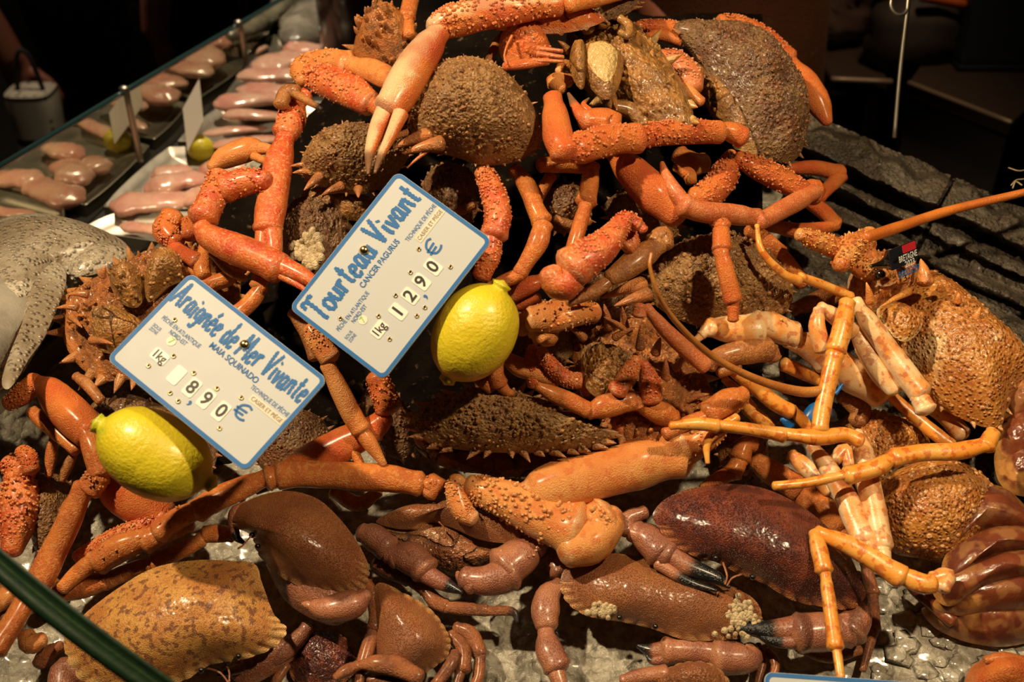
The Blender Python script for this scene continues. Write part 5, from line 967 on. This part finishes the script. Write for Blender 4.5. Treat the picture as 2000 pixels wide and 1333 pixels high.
for k, (a, b, r) in enumerate((((570, 85), (640, -30), 26), ((612, 62), (668, -50), 20), ((530, 45), (590, -50), 17))):
    fillet(('silvery whole fish standing at the back by the glass, nearest', 'silvery pale-bellied whole fish beside the dark post', 'silvery whole fish behind the glass panel at the top')[k], a, b, r, z=.03, hgt=.6, k='silver', nm='whole_fish', cat='fish', grp='whole fish at the back', sd=40 + k)
# dark post
mb = MB(); b = PZ(688, 132, ZC); d = depth(b); R = 58 * d / F; c = [b + np.array([0, .0, z]) for z in np.linspace(0, 1.4, 12)]; tube(mb, c, [R] * 12, 40, joint=False, noise=0, top=np.array([0, 1.0, 0]))
M['post'] = plain('post_brown', (0.035, 0.014, 0.010), .3, coat=.4); tag(mb.build('post', M['post']), 'thick dark brown round post rising behind the crab pile', 'post')

# ================================================================== room and background
def box(name, lo, hi, m, parent=None, bev=.004):
    lo, hi = np.array(lo), np.array(hi); c = [(x, y, z) for x in (lo[0], hi[0]) for y in (lo[1], hi[1]) for z in (lo[2], hi[2])]
    mb = MB(); mb.add(np.array(c), [(0, 1, 3, 2), (4, 6, 7, 5), (0, 4, 5, 1), (2, 3, 7, 6), (0, 2, 6, 4), (1, 5, 7, 3)]); o = mb.build(name, m, parent, smooth=False)
    bm = o.modifiers.new('bevel', 'BEVEL'); bm.width = bev; bm.segments = 2; return o
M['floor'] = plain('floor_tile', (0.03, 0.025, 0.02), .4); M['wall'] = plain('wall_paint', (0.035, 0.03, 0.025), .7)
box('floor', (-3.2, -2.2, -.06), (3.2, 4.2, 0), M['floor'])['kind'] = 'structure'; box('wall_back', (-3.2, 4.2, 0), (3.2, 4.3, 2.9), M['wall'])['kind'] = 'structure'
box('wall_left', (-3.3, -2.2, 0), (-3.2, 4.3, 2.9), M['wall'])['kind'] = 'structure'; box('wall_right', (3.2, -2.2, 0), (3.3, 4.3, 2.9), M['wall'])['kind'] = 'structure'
o = sheet('display_stand', lambda x, y: -.06, -300, 2300, 30, 240, 1700, 20, M['dark'], drop=.5, mask=lambda y: tray_left(y) + 12, ym=lambda x: 240 + .45 * max(0, x - 1540)); o['kind'] = 'structure'
# side counters right
def wb(px, py, z): return PZ(px, py, z)
M['ctr'] = plain('edge_highlight', (0.16, 0.13, 0.10), .4, .3)  # paler colour painted on the counter and table edges as a highlight
A = wb(1775, 162, .80); B = wb(1975, 240, .80); e = nz(B - A); far = np.array([1.2, 1.0, 0]) 
t = thing('work_counter', 'dark work counter with a highlight painted along its front edge at the upper right', 'counter', (A + B) / 2 - np.array([0, 0, .8]))
pts = np.array([A, B, B + np.array([.5, .6, 0]), A + np.array([.5, .9, 0])]); lo = pts.copy(); lo[:, 2] -= .02; mb = MB(); mb.add(np.vstack([pts, lo]), [(0, 1, 2, 3), (7, 6, 5, 4), (0, 4, 5, 1), (1, 5, 6, 2), (2, 6, 7, 3), (3, 7, 4, 0)]); mb.build('top', M['wood'], t, smooth=False)
mb = MB(); tube(mb, cr([A, B], 8), [.004] * 8, 8, joint=False, noise=0); mb.build('front_edge', M['ctr'], t)
cab = pts.copy(); cab[:, 2] -= .021; lo = cab.copy(); lo[:, 2] = 0.0; cc_ = cab.mean(0); cab[:, :2] = cc_[:2] + (cab[:, :2] - cc_[:2]) * .96; lo[:, :2] = cab[:, :2]; mb = MB(); mb.add(np.vstack([cab, lo]), [(0, 1, 2, 3), (7, 6, 5, 4), (0, 4, 5, 1), (1, 5, 6, 2), (2, 6, 7, 3), (3, 7, 4, 0)]); mb.build('body', M['dark'], t, smooth=False)
C0 = wb(1625, 155, .78); C1 = wb(1765, 160, .78); t = thing('side_table', 'low dark table with a highlight painted on its front edge behind the wire rod', 'table', (C0 + C1) / 2 - np.array([0, 0, .78]))
box('top', (C0[0], C0[1], .75), (C1[0] - .02, C0[1] + .5, .78), M['wood'], t); mb = MB(); tube(mb, cr([C0, C1 - np.array([.02, 0, 0])], 5), [.005] * 5, 8, joint=False, noise=0); mb.build('front_edge', M['ctr'], t)
for sx in (0, 1):
    for sy in (0, 1): box('leg', (C0[0] + .02 + sx * (C1[0] - C0[0] - .09), C0[1] + .03 + sy * .42, 0), (C0[0] + .05 + sx * (C1[0] - C0[0] - .09), C0[1] + .06 + sy * .42, .75), M['dark'], t)
M['navy'] = plain('crate_navy', (0.010, 0.018, 0.028), .5); M['orange'] = plain('label_orange', (.35, .07, .01), .5)
def crate(label, lo, hi, m):
    t = thing('crate', label, 'crate', ((lo[0] + hi[0]) / 2, (lo[1] + hi[1]) / 2, lo[2])); th = .012
    box('base', lo, (hi[0], hi[1], lo[2] + th), m, t)
    for a, b in (((lo[0], lo[1]), (hi[0], lo[1] + th)), ((lo[0], hi[1] - th), (hi[0], hi[1])), ((lo[0], lo[1] + th), (lo[0] + th, hi[1] - th)), ((hi[0] - th, lo[1] + th), (hi[0], hi[1] - th))): box('side', (a[0], a[1], lo[2] + th), (b[0], b[1], hi[2]), m, t)
q = wb(1890, 165, .80); crate('dark navy crate standing on the work counter at the upper right', (q[0], q[1] + .05, .801), (q[0] + .45, q[1] + .35, .95), M['navy'])
q = wb(1815, 152, .80); t = thing('bag', 'dark bag with an orange label behind the wire rod', 'bag', q); mb = MB(); c = cr([q + np.array([0, .1, .001]), q + np.array([0, .1, .06]), q + np.array([0.0, .1, .10])], 10); tube(mb, c, [.075, .08, .082, .08, .078, .075, .07, .06, .045, .02], 20, .7, joint=False, noise=.12, caps=True); mb.build('body', M['dark'], t)
mb = MB(); tube(mb, cr([q + np.array([-.02, .055, .112]), q + np.array([.05, .055, .10])], 6), [.008] * 6, 8, joint=False, noise=.1); mb.build('label', M['orange'], t)
q = wb(1680, 150, .78); t = thing('plastic_sack', 'crumpled dark grey plastic sack on the low side table', 'bag', q); mb = MB(); c = cr([q + np.array([-.02, .16, .03]), q + np.array([-.02, .16, .08]), q + np.array([0, .17, .15])], 12); tube(mb, c, np.linspace(.075, .05, 12), 26, .7, joint=False, noise=.22); M['sack'] = plain('sack_grey', (.06, .04, .035), .35); mb.build('body', M['sack'], t)

M['skin'] = mat('skin', (0.30, 0.11, 0.06), (0.27, 0.09, 0.05), rough=.5, s1=20, bump=.1, coat=0); M['apron'] = mat('apron_brown', (0.13, 0.045, 0.015), (0.10, 0.032, 0.010), rough=.8, s1=12, bump=.5, bs=300, coat=0)
M['black'] = mat('cloth_black', (0.012, 0.010, 0.010), (0.02, 0.015, 0.014), rough=.85, s1=12, bump=.4, bs=400, coat=0); M['maroon'] = mat('cloth_maroon', (0.022, 0.006, 0.005), (0.015, 0.004, 0.004), rough=.85, s1=12, bump=.4, bs=400, coat=0)
def person(label, pos, rz, cloth, hands, long=0):
    """pos = feet; hands: two world points the hands reach; body is one remeshed surface."""
    pos = np.array(pos, float); t = thing('person', label, 'person', pos); c, s = math.cos(rz), math.sin(rz)
    def w(x, y, z): return pos + np.array([x * c - y * s, x * s + y * c, z])
    mb = MB(); zz = np.array([0, 1.0, 0])
    def T(p, r, flat=1, sides=18, tp=None): tube(mb, cr(p, 14), np.interp(np.linspace(0, 1, 14), np.linspace(0, 1, len(r)), r), sides, flat, joint=False, noise=0, top=tp if tp is not None else w(0, 1, 0) - w(0, 0, 0))
    T([w(0, 0, .86), w(0, 0, 1.0), w(0, .01, 1.2), w(0, 0, 1.4)], [.15, .14, .165, .15], .68); T([w(0, 0, 1.4), w(0, 0, 1.52)], [.06, .055]); T([w(0, -.01, 1.5), w(0, -.01, 1.6), w(0, -.01, 1.72)], [.06, .085, .05], 1.1)
    T([w(0, -.09, 1.60), w(0, -.12, 1.58)], [.018, .012])
    for sx in (-1, 1):
        T([w(.08 * sx, 0, .92), w(.085 * sx, -.01, .5), w(.09 * sx, .01, .08)], [.09, .062, .042]); T([w(.09 * sx, .04, .04), w(.1 * sx, -.14, .03)], [.042, .035], .8); T([w(.088 * sx, .01, 1.62), w(.095 * sx, .01, 1.58)], [.012, .01])
        sh = w(.18 * sx, 0, 1.38); hd = np.array(hands[(sx + 1) // 2]); el = (sh + hd) / 2 + (w(.06 * sx, .08, 0) - pos); T([sh, el, hd], [.05, .04, .026]); d = nz(hd - el); sd_ = nz(np.cross(d, [0.2, 1, .1])); T([hd - d * .01, hd + d * .09], [.028, .036], .5)
        for f in range(4): b = hd + d * .085 + sd_ * (f - 1.5) * .017; T([b, b + d * (.035 + .006 * (f in (1, 2))), b + d * .06 + np.cross(sd_, d) * .018], [.0095, .0085, .007], sides=10)
        b = hd + d * .03 + sd_ * .03; T([b, b + d * .03 + sd_ * .02, b + d * .06 + sd_ * .022], [.012, .010, .008], sides=10)
    b = mb.build('body', M['skin'], t); r = b.modifiers.new('one_skin', 'REMESH'); r.mode = 'VOXEL'; r.voxel_size = .006; r.use_smooth_shade = True
    mb = MB(); T([w(0, 0, 1.43), w(0, .0, 1.2), w(0, 0, 1.0), w(0, 0, .84)], [.165, .18, .165, .175], .74); mb.build('shirt', M[cloth], t)
    if long:
        mb = MB(); n = 40; V = []
        for i in range(30):
            z = 1.05 - i / 29 * .70
            for k in range(n): a = k / n * 6.283; rr = (.185 + .05 * i / 29) * (1 + .05 * math.sin(a * 7 + i * .06) * i / 29 + .03 * math.sin(a * 3)); V.append(w(rr * math.cos(a), .8 * rr * math.sin(a), z))
        mb.add(V, grid_faces(30, n)); mb.build('apron', M[cloth], t)
    else:
        mb = MB()
        for sx in (-1, 1): T([w(.085 * sx, 0, .93), w(.09 * sx, -.01, .5), w(.09 * sx, .01, .09)], [.115, .085, .065])
        mb.build('trousers', M[cloth], t)
    mb = MB(); T([w(0, .015, 1.60), w(0, .02, 1.68), w(0, .01, 1.745)], [.09, .098, .06], 1.1); mb.build('hair', M['black'], t)
    for sx in (-1, 1):
        mb = MB(); p = w(.032 * sx, -.105, 1.62); T([p, p + (w(0, -.012, 0) - pos)], [.011, .008], sides=10); mb.build('eye', M['eye'], t)
    return t
def at_d(px, py, d): return PD(px, py, d)
q = PD(1345, 200, 1.75); person('person behind the stall in a long brown apron, arms reaching down to the left', (q[0], q[1], 0), 0, 'apron', (PD(1290, 55, 1.55), PD(1340, 20, 1.55)), 1)
q = PD(200, 100, 2.2); person('person in black standing beyond the glass at the upper left', (q[0], q[1], 0), math.pi, 'black', (PD(300, 60, 2.1), PD(25, 120, 2.0)))
q = PD(310, 60, 2.6); person('person in dark red trousers in the shadow behind the glass', (q[0], q[1], 0), math.pi, 'maroon', (PD(330, 60, 2.5), PD(260, -60, 2.5)))
q = PD(450, 20, 3.1); person('person in dark clothes at the far end of the glass screen', (q[0], q[1], 0), math.pi, 'black', (PD(465, 10, 3.0), PD(420, -60, 3.0)))
# tote bag and far chair
def bag_mat():
    m = bpy.data.materials.new('patterned_bag'); n, l = nodes(m); b = n['Principled BSDF']; b.inputs['Roughness'].default_value = .8; tc = n.new('ShaderNodeTexCoord'); sp = n.new('ShaderNodeSeparateXYZ'); l.new(tc.outputs['Object'], sp.inputs[0])
    v = n.new('ShaderNodeTexVoronoi'); v.inputs['Scale'].default_value = 70; v.inputs['Randomness'].default_value = .25; l.new(tc.outputs['Object'], v.inputs['Vector']); r = n.new('ShaderNodeMath'); r.operation = 'LESS_THAN'; r.inputs[1].default_value = .26; l.new(v.outputs['Distance'], r.inputs[0])
    up = n.new('ShaderNodeMath'); up.operation = 'GREATER_THAN'; up.inputs[1].default_value = .0; l.new(sp.outputs[2], up.inputs[0]); a = n.new('ShaderNodeMath'); a.operation = 'MULTIPLY'; l.new(r.outputs[0], a.inputs[0]); l.new(up.outputs[0], a.inputs[1])
    w_ = n.new('ShaderNodeMath'); w_.operation = 'SINE'; k = n.new('ShaderNodeMath'); k.operation = 'MULTIPLY'; k.inputs[1].default_value = 230; l.new(sp.outputs[2], k.inputs[0]); l.new(k.outputs[0], w_.inputs[0]); g = n.new('ShaderNodeMath'); g.operation = 'GREATER_THAN'; g.inputs[1].default_value = .1; l.new(w_.outputs[0], g.inputs[0])
    dn = n.new('ShaderNodeMath'); dn.operation = 'LESS_THAN'; dn.inputs[1].default_value = -.01; l.new(sp.outputs[2], dn.inputs[0]); a2 = n.new('ShaderNodeMath'); a2.operation = 'MULTIPLY'; l.new(g.outputs[0], a2.inputs[0]); l.new(dn.outputs[0], a2.inputs[1])
    m3 = n.new('ShaderNodeMath'); m3.operation = 'MAXIMUM'; l.new(a.outputs[0], m3.inputs[0]); l.new(a2.outputs[0], m3.inputs[1])
    x = n.new('ShaderNodeMix'); x.data_type = 'RGBA'; x.inputs[6].default_value = (.55, .48, .36, 1); x.inputs[7].default_value = (.012, .01, .01, 1); l.new(m3.outputs[0], x.inputs[0]); l.new(x.outputs[2], b.inputs['Base Color']); return m
M['bag'] = bag_mat(); d = 1.95; TLb, TRb, BLb = PD(30, 175, d), PD(118, 175, d), PD(35, 310, d)
c0 = (TRb + BLb) / 2; wv = np.linalg.norm(TRb - TLb) / 2; hv = .062; mb = MB(); V = []
for i in range(16):
    z = hv - 2 * hv * i / 15; f = 1 + .05 * math.sin(i * .5)
    for k in range(28): a = k / 28 * 6.283; V.append(c0 + np.array([wv * f * math.copysign(abs(math.cos(a)) ** .5, math.cos(a)), .035 * math.copysign(abs(math.sin(a)) ** .6, math.sin(a)), z]))
mb.add(V, grid_faces(16, 28) + [tuple(range(28)), tuple(range(15 * 28, 16 * 28))]); o = mb.build('body', M['bag']); o.location = c0; o['_o'] = c0.tolist()
for v_, p_ in zip(o.data.vertices, np.vstack(mb.v)): v_.co = Vector(p_ - c0)
o.name = 'tote_bag'; tag(o, 'cream tote bag with dark dots and black stripes, below the hand at the left', 'bag')
mb = MB(); tube(mb, cr([c0 + np.array([-wv * .6, 0, hv - .01]), c0 + np.array([-wv * .2, 0, hv + .06]), c0 + np.array([wv * .3, 0, hv + .06]), c0 + np.array([wv * .6, 0, hv - .01])], 20), [.004] * 20, 8, joint=False, noise=0); mb.build('strap', M['black'], o)
# ---- tidy helper properties
for o in bpy.data.objects:
    if '_o' in o.keys(): del o['_o']
